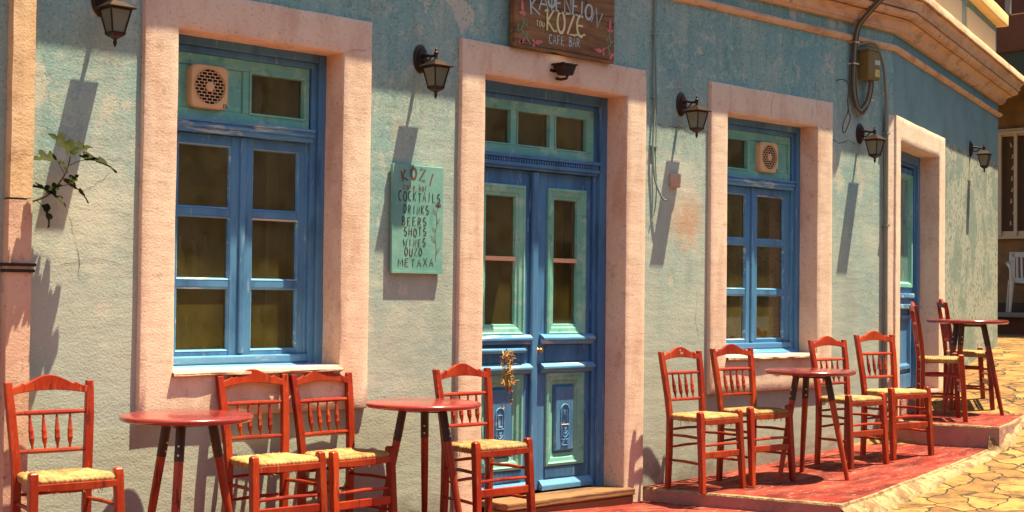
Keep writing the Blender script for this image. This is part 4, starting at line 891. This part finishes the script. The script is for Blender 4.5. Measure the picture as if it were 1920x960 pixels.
for (x, z, a, L_) in ((.122, -.12, 2.2, .05), (.134, -.18, .9, .045), (.134, -.02, 1.0, .04), (.124, .03, 2.0, .04), (.125, -.06, 2.4, .03)):
    dx, dz = math.cos(a), math.sin(a); ribbon(fw, [(x, z), (x+dx*L_*.5-dz*.008, z+dz*L_*.5+dx*.008), (x+dx*L_, z+dz*L_), (x+dx*L_*.5+dz*.006, z+dz*L_*.5-dx*.006), (x, z)], .0012, fb_)
for i in range(9):
    a = RAD(20*i); ribbon(fw, [(.142, .075), (.142+.022*math.cos(a), .078+.016*math.sin(a)), (.142+.016*math.cos(a+.3), .08+.013*math.sin(a+.3))], .0016, fb_)
fw.build('painted_flower', M['paint_brown'], mbd)

# carved wooden name board
ws = thing('name_board', 'dark carved wooden board with the cafe name and painted flowers over the double door', 'sign', (-.835, -.004, 2.84))
hx, hz0, hz1 = .425, -.232, .235
pl = []
n = 60
for i in range(n+1): x = -hx+2*hx*i/n; pl.append((x, hz0+.004*nz((x*9, 1, 0))+(.010*math.exp(-((x+.06)/.06)**2))))
pl += [(hx, hz1-.03), (hx-.012, hz1-.010), (hx-.03, hz1)]
for i in range(n+1): x = hx-.03-(2*hx-.06)*i/n; pl.append((x, hz1+.004*nz((x*7, 4, 0))))
pl += [(-hx+.012, hz1-.010), (-hx, hz1-.03)]
MB().prism(pl, lambda a, b: (a, -.034, b), lambda a, b: (a, 0, b)).build('plank', M['signwood'], ws, bevel=.005)
ed = MB()
ribbon(ed, [(-hx+.02, hz0+.018), (0, hz0+.022), (hx-.02, hz0+.016)], .002, lambda a, b: (a, -.0355, b))
ribbon(ed, [(-hx+.01, .06), (-.1, .035), (.2, .03), (hx-.01, .055)], .0016, lambda a, b: (a, -.0355, b)); ribbon(ed, [(-.17, .0), (-.175, -.12)], .0016, lambda a, b: (a, -.0355, b))
ribbon(ed, [(.16, .2), (.175, .08), (.22, .0)], .0022, lambda a, b: (a, -.0355, b))
ed.build('crack', M['dark'], ws)
fs_ = lambda a, b, l=0: (a, -.0360-l, b)
sx = lambda x: x+.835
sz = lambda z: z-2.84
a_ = MB()
for ch, x, z, r_, hh, ww in (('K', -1.095, 2.868, .10, .115, .085), ('A', -1.026, 2.893, .04, .10, .08), ('PHI', -.960, 2.90, .0, .095, .065), ('E', -.900, 2.904, .05, .095, .055), ('N', -.823, 2.905, .02, .095, .065), ('E', -.757, 2.906, -.05, .10, .055), ('I', -.702, 2.900, -.06, .09, .03), ('O', -.641, 2.890, -.15, .09, .065), ('N', -.568, 2.866, -.45, .10, .075)):
    write(a_, ch, sx(x), sz(z), ww, hh, r_, .0065, fs_)
a_.build('lettering', M['paint_blue'], ws); a_ = MB()
for ch, i in zip('CAFE BAR', range(8)):
    if ch != ' ': write(a_, ch, sx(-.965+.0335*i), sz(2.685+.001*i), .026, .052, 0, .0032, fs_)
a_.build('lettering', M['paint_blue'], ws)
b_ = MB()
for ch, x in (('K', -.965), ('O', -.879), ('Z', -.794), ('LUN', -.712)): write(b_, ch, sx(x), sz(2.795), .068, .125, 0, .0075, fs_)
for x, z in ((-1.005, 2.845), (-.925, 2.735), (-.83, 2.85), (-.75, 2.735), (-.682, 2.745)): ribbon(b_, [(sx(x)-.012, sz(z)-.006), (sx(x), sz(z)+.006), (sx(x)+.012, sz(z)-.002)], .005, lambda a, b: (a, -.0366, b))
b_.build('lettering', M['paint_yellow'], ws); b_ = MB()
for ch, x in (('t', -1.076), ('o', -1.052), ('u', -1.028)): write(b_, ch, sx(x), sz(2.772), .020, .050, 0, .0028, fs_)
b_.build('lettering', M['paint_yellow'], ws)

fp = MB(); gp_ = MB()
def petal(x, z, a, L_, w_): 
    c_, s_ = math.cos(a), math.sin(a); q = [(0, 0), (.35, .5), (.7, .35), (1, 0), (.7, -.35), (.35, -.5)]
    fp.add([fs_(sx(x)+u*L_*c_-v*w_*s_, sz(z)+u*L_*s_+v*w_*c_, .0008) for u, v in q], [tuple(range(6))])
for x, z, a, L_, w_ in ((-1.197, 2.80, 1.65, .085, .026), (-1.197, 2.80, .3, .03, .03), (-1.197, 2.80, 2.8, .03, .025), (-1.215, 2.60+.03, .7, .05, .028), (-1.20, 2.66, 4.2, .045, .025), (-1.10, 2.645, .25, .075, .03), (-1.10, 2.645, 2.2, .03, .02), (-1.10, 2.645, 4.4, .03, .02), (-.452, 2.80, 1.57, .085, .022), (-.452, 2.80, .2, .03, .02), (-.452, 2.80, 2.9, .03, .02), (-.515, 2.668, 3.1, .075, .028), (-.515, 2.668, 1.0, .03, .02), (-.515, 2.668, 5.2, .03, .02), (-.432, 2.668, 4.3, .05, .026), (-.432, 2.668, 5.6, .035, .02)): petal(x, z, a, L_, w_)
for path in ([(-1.20, 2.80), (-1.185, 2.75), (-1.205, 2.71), (-1.175, 2.68), (-1.13, 2.635)], [(-1.185, 2.75), (-1.155, 2.735), (-1.16, 2.76)], [(-1.205, 2.71), (-1.235, 2.70), (-1.23, 2.74)], [(-1.175, 2.68), (-1.15, 2.70)], [(-.452, 2.80), (-.46, 2.76), (-.44, 2.73), (-.465, 2.70), (-.45, 2.67), (-.47, 2.65)], [(-.46, 2.76), (-.485, 2.74), (-.46, 2.73)], [(-.44, 2.73), (-.42, 2.74)], [(-.465, 2.70), (-.49, 2.69)]):
    ribbon(gp_, [(sx(x), sz(z)) for x, z in path], .0045, fs_)
fp.build('painted_flower', M['paint_pink'], ws); gp_.build('painted_stem', M['paint_green'], ws)

# ------------------------------------------------------------------ plants
def fig_leaf(base, direction, up, L_, parent, fold=.25, seed=0):
    rnd = random.Random(seed); d = Vector(direction).normalized(); nrm = Vector(up); nrm = (nrm-d*nrm.dot(d)).normalized(); sd = d.cross(nrm)
    half = [(0, 0), (.02, .05), (.10, .20), (.02, .36), (.16, .42), (.30, .34), (.36, .20), (.42, .17), (.52, .33), (.66, .36), (.72, .24), (.66, .10), (.74, .09), (.84, .15), (.94, .10), (1.0, 0)]
    rows = []
    for t_, w_ in [(p, q*1.15) for p, q in half]:
        row_ = []
        for k in (-1, -.5, 0, .5, 1):
            ww = w_*k*L_*rnd.uniform(.88, 1.1); p = Vector(base)+d*(t_*L_)+sd*ww+nrm*(fold*abs(ww)-.35*L_*t_*t_+.012*nz((t_*6, k*3, seed)))
            row_.append(p)
        rows.append(row_)
    vs = [p for r_ in rows for p in r_]; fs = [(i*5+j, i*5+j+1, (i+1)*5+j+1, (i+1)*5+j) for i in range(len(rows)-1) for j in range(4)]
    return MB().add(vs, fs).build('leaf', M['leaf'], parent, smooth=True)
fg = thing('fig_plant', 'small wild fig shoot growing out from behind the pink rain pipe', 'plant', (-4.12, 0, 1.57)); fg.scale = (.80, .80, .80)
stm = MB(); main = smooth_path([(0, .02, 0), (.05, -.05, .03), (.09, -.08, .08), (.13, -.10, .15), (.15, -.11, .22), (.155, -.11, .27)])
stm.tube(main, [.006-.003*i/len(main) for i in range(len(main))], 7)
for pth in ([(.13, -.10, .15), (.09, -.14, .18), (.06, -.16, .21)], [(.15, -.11, .20), (.19, -.14, .225), (.22, -.15, .235)], [(.09, -.08, .08), (.14, -.12, .095)], [(.05, -.05, .03), (.03, -.10, .05)], [(.02, 0, .01), (.02, -.06, -.02)]): stm.tube(pth, .0025, 6)
stm.build('stem', M['stem'], fg, smooth=True)
for i, (b, d_, up, L_) in enumerate([((.155, -.11, .27), (-.55, -.25, .55), (.3, -.8, .5), .14), ((.155, -.11, .27), (.7, -.3, .5), (-.5, -.5, .7), .11), ((.06, -.16, .21), (-.8, -.35, .25), (.1, -.5, .8), .14), ((.06, -.16, .21), (.5, -.5, -.4), (.2, -.3, .9), .07), ((.22, -.15, .235), (.95, -.2, .0), (.0, -.35, .9), .17), ((.22, -.15, .235), (.75, .2, .35), (-.3, -.3, .9), .09), ((.14, -.12, .095), (.85, -.25, -.35), (.2, -.3, .9), .13), ((.14, -.12, .095), (.3, -.2, .5), (-.5, -.6, .5), .07), ((.03, -.10, .05), (-.6, -.4, .35), (.1, -.5, .9), .10), ((.03, -.10, .05), (.6, -.5, -.3), (.1, -.3, .9), .11), ((.02, -.06, -.02), (.4, -.3, -.7), (.5, -.6, .5), .11), ((.03, -.10, .05), (.4, -.3, .4), (-.3, -.6, .8), .08)]):
    fig_leaf(b, d_, up, L_*1.1, fg, .3, i)
# dried flowers hung on the door
df = thing('dried_flower_bunch', 'bunch of dried yellow and faded red flowers hung on the left door leaf', 'flowers', (-1.135, .125, .865))
rng = random.Random(4); pm = MB(); pr = MB()
def curl(mb, p, L_, r):
    d = Vector((rng.uniform(-1, 1), rng.uniform(-1, .3), rng.uniform(-1, .6))).normalized(); k = Vector((rng.uniform(-1, 1), rng.uniform(-1, 1), rng.uniform(-1, 1)))*.5
    a = Vector(p); q = d.cross(Vector((0, 0, 1)) if abs(d.z) < .9 else Vector((1, 0, 0))).normalized(); rows = []
    for i in range(5):
        t = i/4; c_ = a+d*L_*t+k*L_*t*t; ww = r*math.sin(math.pi*(.15+.8*t)); rows += [c_-q*ww, c_+Vector((0, 0, .3*ww)), c_+q*ww]
    mb.add(rows, [(i*3+j, i*3+j+1, (i+1)*3+j+1, (i+1)*3+j) for i in range(4) for j in range(2)])
for i in range(230):
    z = -rng.random()**.9*.235; cx_ = .012*math.sin(z*16)-.002; wd = .020+.022*math.sin(min(1, -z/.235)*math.pi*.95)
    p = (cx_+rng.gauss(0, 1)*wd*.55, -.012+rng.uniform(-.022, .012), z)
    red = z < -.185 and rng.random() < .45 and p[0] > 0
    curl(pr if red else pm, p, rng.uniform(.018, .038), rng.uniform(.003, .006))
for bx_, bz in ((-.045, -.315), (.020, -.285), (.022, -.300)):
    q_ = MB()
    for i in range(9): curl(q_, (bx_+rng.uniform(-.006, .006), -.02, bz+rng.uniform(-.008, .008)), .014, .004)
    q_.build('petals', M['petal_dry'], df)
pm.build('petals', M['petal_dry'], df); pr.build('red_petals', M['petal_red'], df)
sm = MB(); sm.tube(smooth_path([(0, 0, .012), (.004, -.012, -.06), (-.004, -.012, -.15), (.0, -.012, -.23)]), .004, 6); sm.tube([(-.004, -.015, -.22), (-.02, -.02, -.27), (-.045, -.02, -.315)], .0014, 5); sm.tube([(.006, -.015, -.22), (.018, -.02, -.29)], .0014, 5)
sm.build('stalk', M['stem'], df, smooth=True)

# ------------------------------------------------------------------ chairs
def make_chair():
    t = thing('chair', 'x', 'chair', group='red wooden taverna chairs with rush seats')
    W = M['red']
    def post(sx):
        a = MB(); hw, hd = .0185, .0150
        pts = [(sx*.160, .135, 0), (sx*.156, .128, .22), (sx*.156, .126, .44), (sx*.163, .138, .56), (sx*.173, .158, .70), (sx*.182, .182, .842)]
        vs = []
        for i, (x, y, z) in enumerate(pts):
            k = 1-.12*(i == 5) - .1*(i == 0)
            vs += [(x-hw*k, y-hd*k, z), (x+hw*k, y-hd*k, z), (x+hw*k, y+hd*k, z+(.0)), (x-hw*k, y+hd*k, z)]
        fs = [(3, 2, 1, 0), tuple(20+i for i in range(4))]+[(i*4+j, i*4+(j+1) % 4, (i+1)*4+(j+1) % 4, (i+1)*4+j) for i in range(5) for j in range(4)]
        a.add(vs, fs).build('back_post', W, t, bevel=.0035)
    post(-1); post(1)
    for sx in (-1, 1):
        a = MB(); vs = []; hw = .0185
        for x, y, z, k in ((sx*.194, -.172, 0, .88), (sx*.188, -.158, .22, .98), (sx*.184, -.142, .46, 1.02), (sx*.183, -.139, .482, .98), (sx*.183, -.139, .490, .6)):
            vs += [(x-hw*k, y-hw*k, z), (x+hw*k, y-hw*k, z), (x+hw*k, y+hw*k, z), (x-hw*k, y+hw*k, z)]
        a.add(vs, [(3, 2, 1, 0), tuple(16+i for i in range(4))]+[(i*4+j, i*4+(j+1) % 4, (i+1)*4+(j+1) % 4, (i+1)*4+j) for i in range(4) for j in range(4)]).build('front_leg', W, t, bevel=.004)
    # crest with its scalloped top, gently bowed backwards
    cr_ = []; n = 40
    def top(u):
        v = abs(u)
        if v > .86: return .824-.006*(v-.86)/.14
        if v > .70: return .824+.012*math.sin((.86-v)/.16*math.pi/2)-.004*math.sin((.86-v)/.16*math.pi)
        if v > .55: return .836+.006*math.sin((.70-v)/.15*math.pi)*-1+.002
        return .838+.032*math.cos(v/.55*math.pi/2)**1.1
    def botm(u): return .786+.018*(1-u*u)
    c = MB(); vs = []
    for i in range(n+1):
        u = -1+2*i/n; x = u*.170; y = .168+.016*(1-u*u)
        vs += [(x, y-.010, botm(u)), (x, y+.010, botm(u)), (x, y+.012+.003, top(u)), (x, y-.008+.003, top(u))]
    c.add(vs, [(0, 1, 2, 3), tuple(n*4+i for i in (3, 2, 1, 0))]+[(i*4+j, (i+1)*4+j, (i+1)*4+(j+1) % 4, i*4+(j+1) % 4) for i in range(n) for j in range(4)]).build('crest_rail', W, t, bevel=.003)
    for z, hw, y in ((.708, .166, .162), (.545, .156, .137)):
        r_ = MB(); r_.tube([(-hw, y-.002, z), (-hw*.6, y+.003, z), (0, y+.005, z), (hw*.6, y+.003, z), (hw, y-.002, z)], [.008, .0105, .0115, .0105, .008], 8); r_.build('back_rail', W, t, smooth=True)
    for k in range(4):
        f_ = (-1.5+k)/1.5; x0, x1 = f_*.083, f_*.090
        pr_ = [(0, .0048), (.10, .0055), (.22, .0105), (.30, .0118), (.315, .0130), (.335, .0118), (.48, .0112), (.52, .0124), (.55, .0108), (.75, .0080), (.92, .0052), (1, .0046)]
        a0, a1 = Vector((x0, .141, .552)), Vector((x1, .166, .702)); s_ = MB(); s_.tube([a0.lerp(a1, q) for q, _ in pr_], [r for _, r in pr_], 8)
        s_.build('spindle', W, t, smooth=True)
    # rush seat
    wf, wb, yf, yb = .196, .158, -.158, .128
    def seat(u, v):
        a, b = (u*2-1)*1.10, (v*2-1)*1.10; ca, cb_ = max(-1, min(1, a)), max(-1, min(1, b))
        hw = wf+(wb-wf)*(cb_+1)/2; x = ca*hw; y = yf+(yb-yf)*(cb_+1)/2
        z = .462-.010*(1-max(abs(ca), abs(cb_)))*2*.6; e = max(abs(ca), abs(cb_)); z -= .014*max(0, (e-.86)/.14)**2
        ov = max(abs(a), abs(b))-1
        if ov > 0: z -= ov*.26; x *= 1-ov*.25; y = (y-(yf+yb)/2)*(1-ov*.35)+(yf+yb)/2
        q = ca if abs(cb_) >= abs(ca)*.98 else cb_
        z += .0055*abs(math.sin(q*math.pi*9))+.0025*nz((x*40, y*40, 1)); 
        if min(1-abs(ca), 9) < .13 and cb_ < -.80: z -= .006
        return (x, y, z)
    st_ = MB().grid(96, 96, seat)
    st_.grid(10, 10, lambda u, v: ((u*2-1)*.150, yf+.02+(yb-yf-.04)*v, .424-.008*math.cos((u*2-1)*1.5)+.003*nz((u*9, v*9, 4))))
    rr = random.Random(9)
    for i in range(26):
        x, y = rr.uniform(-.16, .16), rr.choice([-.15, .11, rr.uniform(-.15, .11)]); st_.tube([(x, y, .43), (x+rr.uniform(-.012, .012), y+rr.uniform(-.01, .01), .415), (x+rr.uniform(-.03, .03), y+rr.uniform(-.02, .02), .395+rr.uniform(-.012, .01))], .0013, 4)
    so_ = st_.build('seat', M['rush'], t, smooth=True)
    at = so_.data.attributes.new('strand', 'FLOAT', 'POINT'); vals = []
    for i in range(len(so_.data.vertices)):
        if i >= 97*97: vals.append(.8); continue
        a, b = ((i % 97)/96*2-1)*1.10, ((i//97)/96*2-1)*1.10; side = abs(b) >= abs(a)*.98; q = max(-1, min(1, a if side else b)); k = math.floor(q*9)
        vals.append(.78+.5*random.Random(k*7+(1 if side else 2)*(1 if (b if side else a) > 0 else -1)).random())
    at.data.foreach_set('value', vals)
    ap = MB(); n = 20; vs = []
    for i in range(n+1):
        u = -1+2*i/n; x = u*.172; vs += [(x, -.163, .412-.006*(1-u*u)), (x, -.145, .412-.006*(1-u*u)), (x, -.145, .440), (x, -.163, .440)]
    ap.add(vs, [(0, 1, 2, 3), tuple(n*4+i for i in (3, 2, 1, 0))]+[(i*4+j, (i+1)*4+j, (i+1)*4+(j+1) % 4, i*4+(j+1) % 4) for i in range(n) for j in range(4)]).build('apron', W, t, bevel=.003)
    def rung(a, b, r, name='stretcher'):
        a, b = Vector(a), Vector(b); q = MB(); q.tube([a, a.lerp(b, .15), a.lerp(b, .5)+Vector((0, 0, .003)), a.lerp(b, .85), b], [r*.75, r, r*1.12, r, r*.75], 8); q.build(name, W, t, smooth=True)
    rung((-.176, -.154, .285), (.176, -.154, .285), .0085)
    MB().box(-.176, .176, -.168, -.152, .206, .246).build('front_slat', W, t, bevel=.004)
    for sx in (-1, 1):
        rung((sx*.184, -.148, .330), (sx*.157, .118, .332), .0085); rung((sx*.188, -.155, .175), (sx*.158, .120, .178), .0085)
    rung((-.146, .127, .365), (.146, .127, .365), .008); rung((-.146, .129, .255), (.146, .129, .262), .008)
    return t
chair0 = make_chair()
CH = [(-4.10, -.285, -5.8, -.032, .985, 'red rush seated chair standing alone in front of the pink rain pipe'),
      (-2.994, -.200, -2.4, -.055, 1.0, 'red rush seated chair under the large window, partly hidden by the leftmost round table'),
      (-2.561, -.195, 3.2, -.060, 1.0, 'red rush seated chair under the right edge of the large window'),
      (-1.736, -.334, -.8, -.060, 1.01, 'red rush seated chair in front of the blue double door, partly blocking it'),
      (.149, -.296, -1.4, None, 1.0, 'red rush seated chair with a small pale bird emblem on its top rail'),
      (.599, -.348, -4.5, None, 1.0, 'red chair between the bird emblem chair and the round table on the terrace'),
      (1.559, -.438, -4.5, None, 1.0, 'red rush seated chair half hidden behind the round table on the terrace'),
      (2.053, -.487, -10.2, None, 1.0, 'red rush seated chair beside the raised step, last of the terrace row'),
      (2.91, -.345, 36, .295, 1.01, 'red chair turned sideways on the raised step, its back to the end door'),
      (3.95, .00, 38, .295, 1.04, 'red rush seated chair mostly hidden behind the round table on the raised step')]
chairs = []
for i, (x, y, r_, z, s_, lb) in enumerate(CH):
    o = chair0 if i == 0 else copy_tree(chair0)
    o.location = (x, y, t2z(x)+.002 if z is None else z); o.rotation_euler = (0, 0, RAD(r_)); o.scale = (s_, s_, s_); o['label'] = lb; chairs.append(o)
# little bird painted on one crest
bd = MB()
for pth, wd in (([(-.010, .012), (-.014, .018), (-.010, .023), (-.005, .020), (-.006, .010), (-.008, 0), (-.003, -.008), (.008, -.008), (.017, -.002), (.020, .004)], .0016), ([(-.006, .0), (.004, .004), (.012, .002), (.006, -.004), (-.004, -.004)], .0018), ([(-.001, -.008), (-.003, -.016)], .0011), ([(.004, -.008), (.003, -.016), (.008, -.016)], .0011)):
    ribbon(bd, pth, wd, lambda a, b: (a, .158, .832+b))
for v in range(len(bd.v)): bd.v[v] = (bd.v[v][0]+.0, .1735+.0035*0-.0005-.0, bd.v[v][2])
bo = bd.build('bird_emblem', M['white_cream'], chairs[4])

# ------------------------------------------------------------------ tables
def make_table():
    t = thing('round_table', 'x', 'table', group='round red three legged cafe tables')
    R_ = .294; h = .70
    pr_ = [(.001, h), (R_-.02, h), (R_-.008, h-.002), (R_-.002, h-.007), (R_, h-.014), (R_-.002, h-.021), (R_-.010, h-.027), (R_-.03, h-.030), (.001, h-.030)]
    MB().lathe(pr_, n=72, caps=False).build('table_top', M['redtop'], t, smooth=True)
    MB().lathe([(.13, h-.0305), (.13, h-.046), (.115, h-.052), (.001, h-.052)], n=3, ang=.25).build('leg_block', M['darkwood'], t, bevel=.006)
    for k in range(3):
        a = RAD(46+120*k); c_, s_ = math.cos(a), math.sin(a); A = Vector((.115*c_, .115*s_, h-.034)); B = Vector((.252*c_, .252*s_, 0)); m_ = A.lerp(B, .24)
        lg = MB().tube([m_, m_.lerp(B, .4), B], [.0205, .0190, .0145], 12).build('leg', M['orangeleg'], t, smooth=True)
        MB().tube([A, m_], [.0215, .0215], 12).build('dark_sleeve', M['darkwood'], lg, smooth=True)
        for q in (.60, .84):
            p = A.lerp(m_, q)
            for sg in (-1, 1): d_ = Vector((c_, s_, .15)).normalized()*sg; MB().tube([p+d_*.019, p+d_*.0245], [.0058, .0045], 8).build('bolt', M['bolt'], lg)
    return t
tab0 = make_table()
TB = [(-3.542, -.335, -.055, 1.0, 180, 'round red table at the far left, under the large window'),
      (-2.1445, -.315, -.060, 1.0, 0, 'round red table standing below the turquoise menu board'),
      (.955, -.539, None, .995, 0, 'round red table on the terrace in front of the smaller window'),
      (3.583, -.216, .295, 1.06, 2, 'round red table on the raised step near the end door')]
for i, (x, y, z, s_, r_, lb) in enumerate(TB):
    o = tab0 if i == 0 else copy_tree(tab0)
    o.location = (x, y, t2z(x)+.001 if z is None else z); o.rotation_euler = (0, 0, RAD(r_)); o.scale = (s_, s_, s_); o['label'] = lb

# ------------------------------------------------------------------ house at the end of the street
hs = thing('neighbour_house', 'dark ochre house with a shaded porch beyond the end of the cafe', 'building', (11.5, 1.0, 0))
hb = MB(); hb.box(0, 6, -6, 7, .2, 6.6); hb.build('wall', M['ochre_wall'], hs)
MB().box(-.03, 0, -6, 7, 4.35, 6.6).build('upper_wall', M['brown_wall'], hs)
pf = MB(); pf.box(-1.25, .02, -6, 7, .2, 1.00); pf.build('porch_base', M['brown_wall'], hs, bevel=.015)
MB().box(-1.32, -1.10, -6, 7, .98, 1.04).build('porch_edge', M['greybeam'], hs, bevel=.01)
MB().box(-1.5, -.04, -6, 7, 4.28, 4.75).build('porch_roof', M['brown_wall'], hs, bevel=.02)
aw = MB()
for i in range(22):
    y0 = -6+i*.6
    pts = [(y0, 4.28), (y0+.6, 4.28), (y0+.6, 3.98)]+[(y0+.6-.6*j/8, 3.98-.10*math.sin(math.pi*j/8)) for j in range(1, 8)]+[(y0, 3.98)]
    aw.prism(pts, lambda a, b: (-1.46, a, b), lambda a, b: (-1.45, a, b))
aw.build('awning', M['awning'], hs)
tr_ = MB()
for i in range(22):
    y0 = -6+i*.6; tr_.tube([(-1.455, y0+.6*j/8, 3.98-.10*math.sin(math.pi*j/8)) for j in range(9)], .014, 6)
tr_.build('awning_trim', M['awning_trim'], hs, smooth=True)
rl_ = MB()
for z in (5.05, 5.25): rl_.box(-1.55, -1.48, -6, 7, z, z+.07)
for i in range(14): rl_.box(-1.54, -1.49, -5.9+i*.95, -5.84+i*.95, 4.75, 5.25)
rl_.build('balcony_rail', M['greybeam'], hs)
wn = MB()
for y0, y1 in ((1.4, 3.3),): wn.box(-.03, .01, y0, y1, 2.12, 3.42)
win_ = wn.build('window', M['interior_dark'], hs)
fr = MB(); fr.box(-.08, -.02, 1.3, 3.4, 3.40, 3.50); fr.box(-.08, -.02, 1.3, 3.4, 2.02, 2.12); fr.box(-.08, -.02, 1.3, 1.4, 2.1, 3.42); fr.box(-.08, -.02, 3.3, 3.4, 2.1, 3.42); fr.build('frame', M['barpaint'], win_)
lc = MB()
for i in range(26): lc.lathe([(.03, 0), (.02, .012), (.001, .013)], (0, 0, 0), 6)
lc = MB()
rng = random.Random(2)
for yy in (2.42, 2.62, 2.95, 2.06, 1.75):
    for j in range(8): lc.tube([(-.036, yy+rng.uniform(-.02, .02), 2.2+j*.15), (-.036, yy+rng.uniform(-.03, .03), 2.26+j*.15)], [.018, .010], 5)
lc.build('lace_curtain', M['barpaint'], win_)
br_ = MB()
for i in range(9): br_.box(-.11, -.08, 1.42+i*.225, 1.465+i*.225, 2.06, 3.46)
br_.box(-.115, -.078, 1.35, 3.35, 3.42, 3.46); br_.build('bars', M['barpaint'], win_)
MB().box(-.02, 0, -6, 7, 1.04, 1.16).build('skirting', M['interior_dark'], hs)
# plastic armchair on the porch
pc = thing('plastic_chair', 'white plastic armchair on the shaded porch of the neighbouring house', 'chair', (11.05, 2.99, 1.04), RAD(-58)); pc.scale = (.94, .94, .94)
P_ = M['whiteplastic']
MB().grid(10, 10, lambda u, v: ((u-.5)*.46, (v-.5)*.44, .43-.02*math.sin(u*math.pi)+.012*math.cos(v*3))).build('seat', P_, pc, smooth=True)
C.objects[-1].modifiers.new('solid', 'SOLIDIFY').thickness = .03
bk = MB()
def bkp(x, z): return (x, .20+(z-.43)*.28, z)
for x0, x1 in ((-.23, -.15), (.15, .23)): bk.hexa([(*bkp(x0, .42)[:2], .42), (*bkp(x1, .42)[:2], .42), (x1, bkp(0, .42)[1]+.02, .42), (x0, bkp(0, .42)[1]+.02, .42)], [bkp(x0*.95, .84), bkp(x1*.95, .84), (x1*.95, bkp(0, .84)[1]+.02, .84), (x0*.95, bkp(0, .84)[1]+.02, .84)])
for k in range(5):
    x = -.12+.06*k; bk.hexa([bkp(x-.016, .47), bkp(x+.016, .47), (x+.016, bkp(0, .47)[1]+.015, .47), (x-.016, bkp(0, .47)[1]+.015, .47)], [bkp(x-.016, .78), bkp(x+.016, .78), (x+.016, bkp(0, .78)[1]+.015, .78), (x-.016, bkp(0, .78)[1]+.015, .78)])
for z0, z1 in ((.42, .48), (.77, .845)): bk.hexa([bkp(-.20, z0), bkp(.20, z0), (.20, bkp(0, z0)[1]+.02, z0), (-.20, bkp(0, z0)[1]+.02, z0)], [bkp(-.20, z1), bkp(.20, z1), (.20, bkp(0, z1)[1]+.02, z1), (-.20, bkp(0, z1)[1]+.02, z1)])
bk.build('backrest', P_, pc, bevel=.006)
for sx in (-1, 1):
    MB().tube(smooth_path([(sx*.23, .27, .70), (sx*.26, .15, .685), (sx*.275, -.05, .665), (sx*.27, -.20, .645), (sx*.25, -.235, .58), (sx*.235, -.225, .43)]), .021, 8).build('arm', P_, pc, smooth=True)
    MB().tube([(sx*.225, -.21, .44), (sx*.26, -.25, 0)], [.030, .018], 8).build('leg', P_, pc, smooth=True); MB().tube([(sx*.215, .21, .44), (sx*.25, .30, 0)], [.030, .018], 8).build('leg', P_, pc, smooth=True)

# row across the street, mirrored in the window glass
ow = thing('stone_house', 'long rough stone house front across the street, mirrored in the panes', 'building', (-2, -13, 0))
MB().box(-22, 24, -.6, 0, -1.6, 6.4).build('wall', M['stonewall'], ow)
op = MB()
for x in (-16, -10, -4, 3, 9, 15): op.box(x, x+1.3, -.01, .03, 0, 2.2)
op.build('shutter', M['interior_dark'], ow)
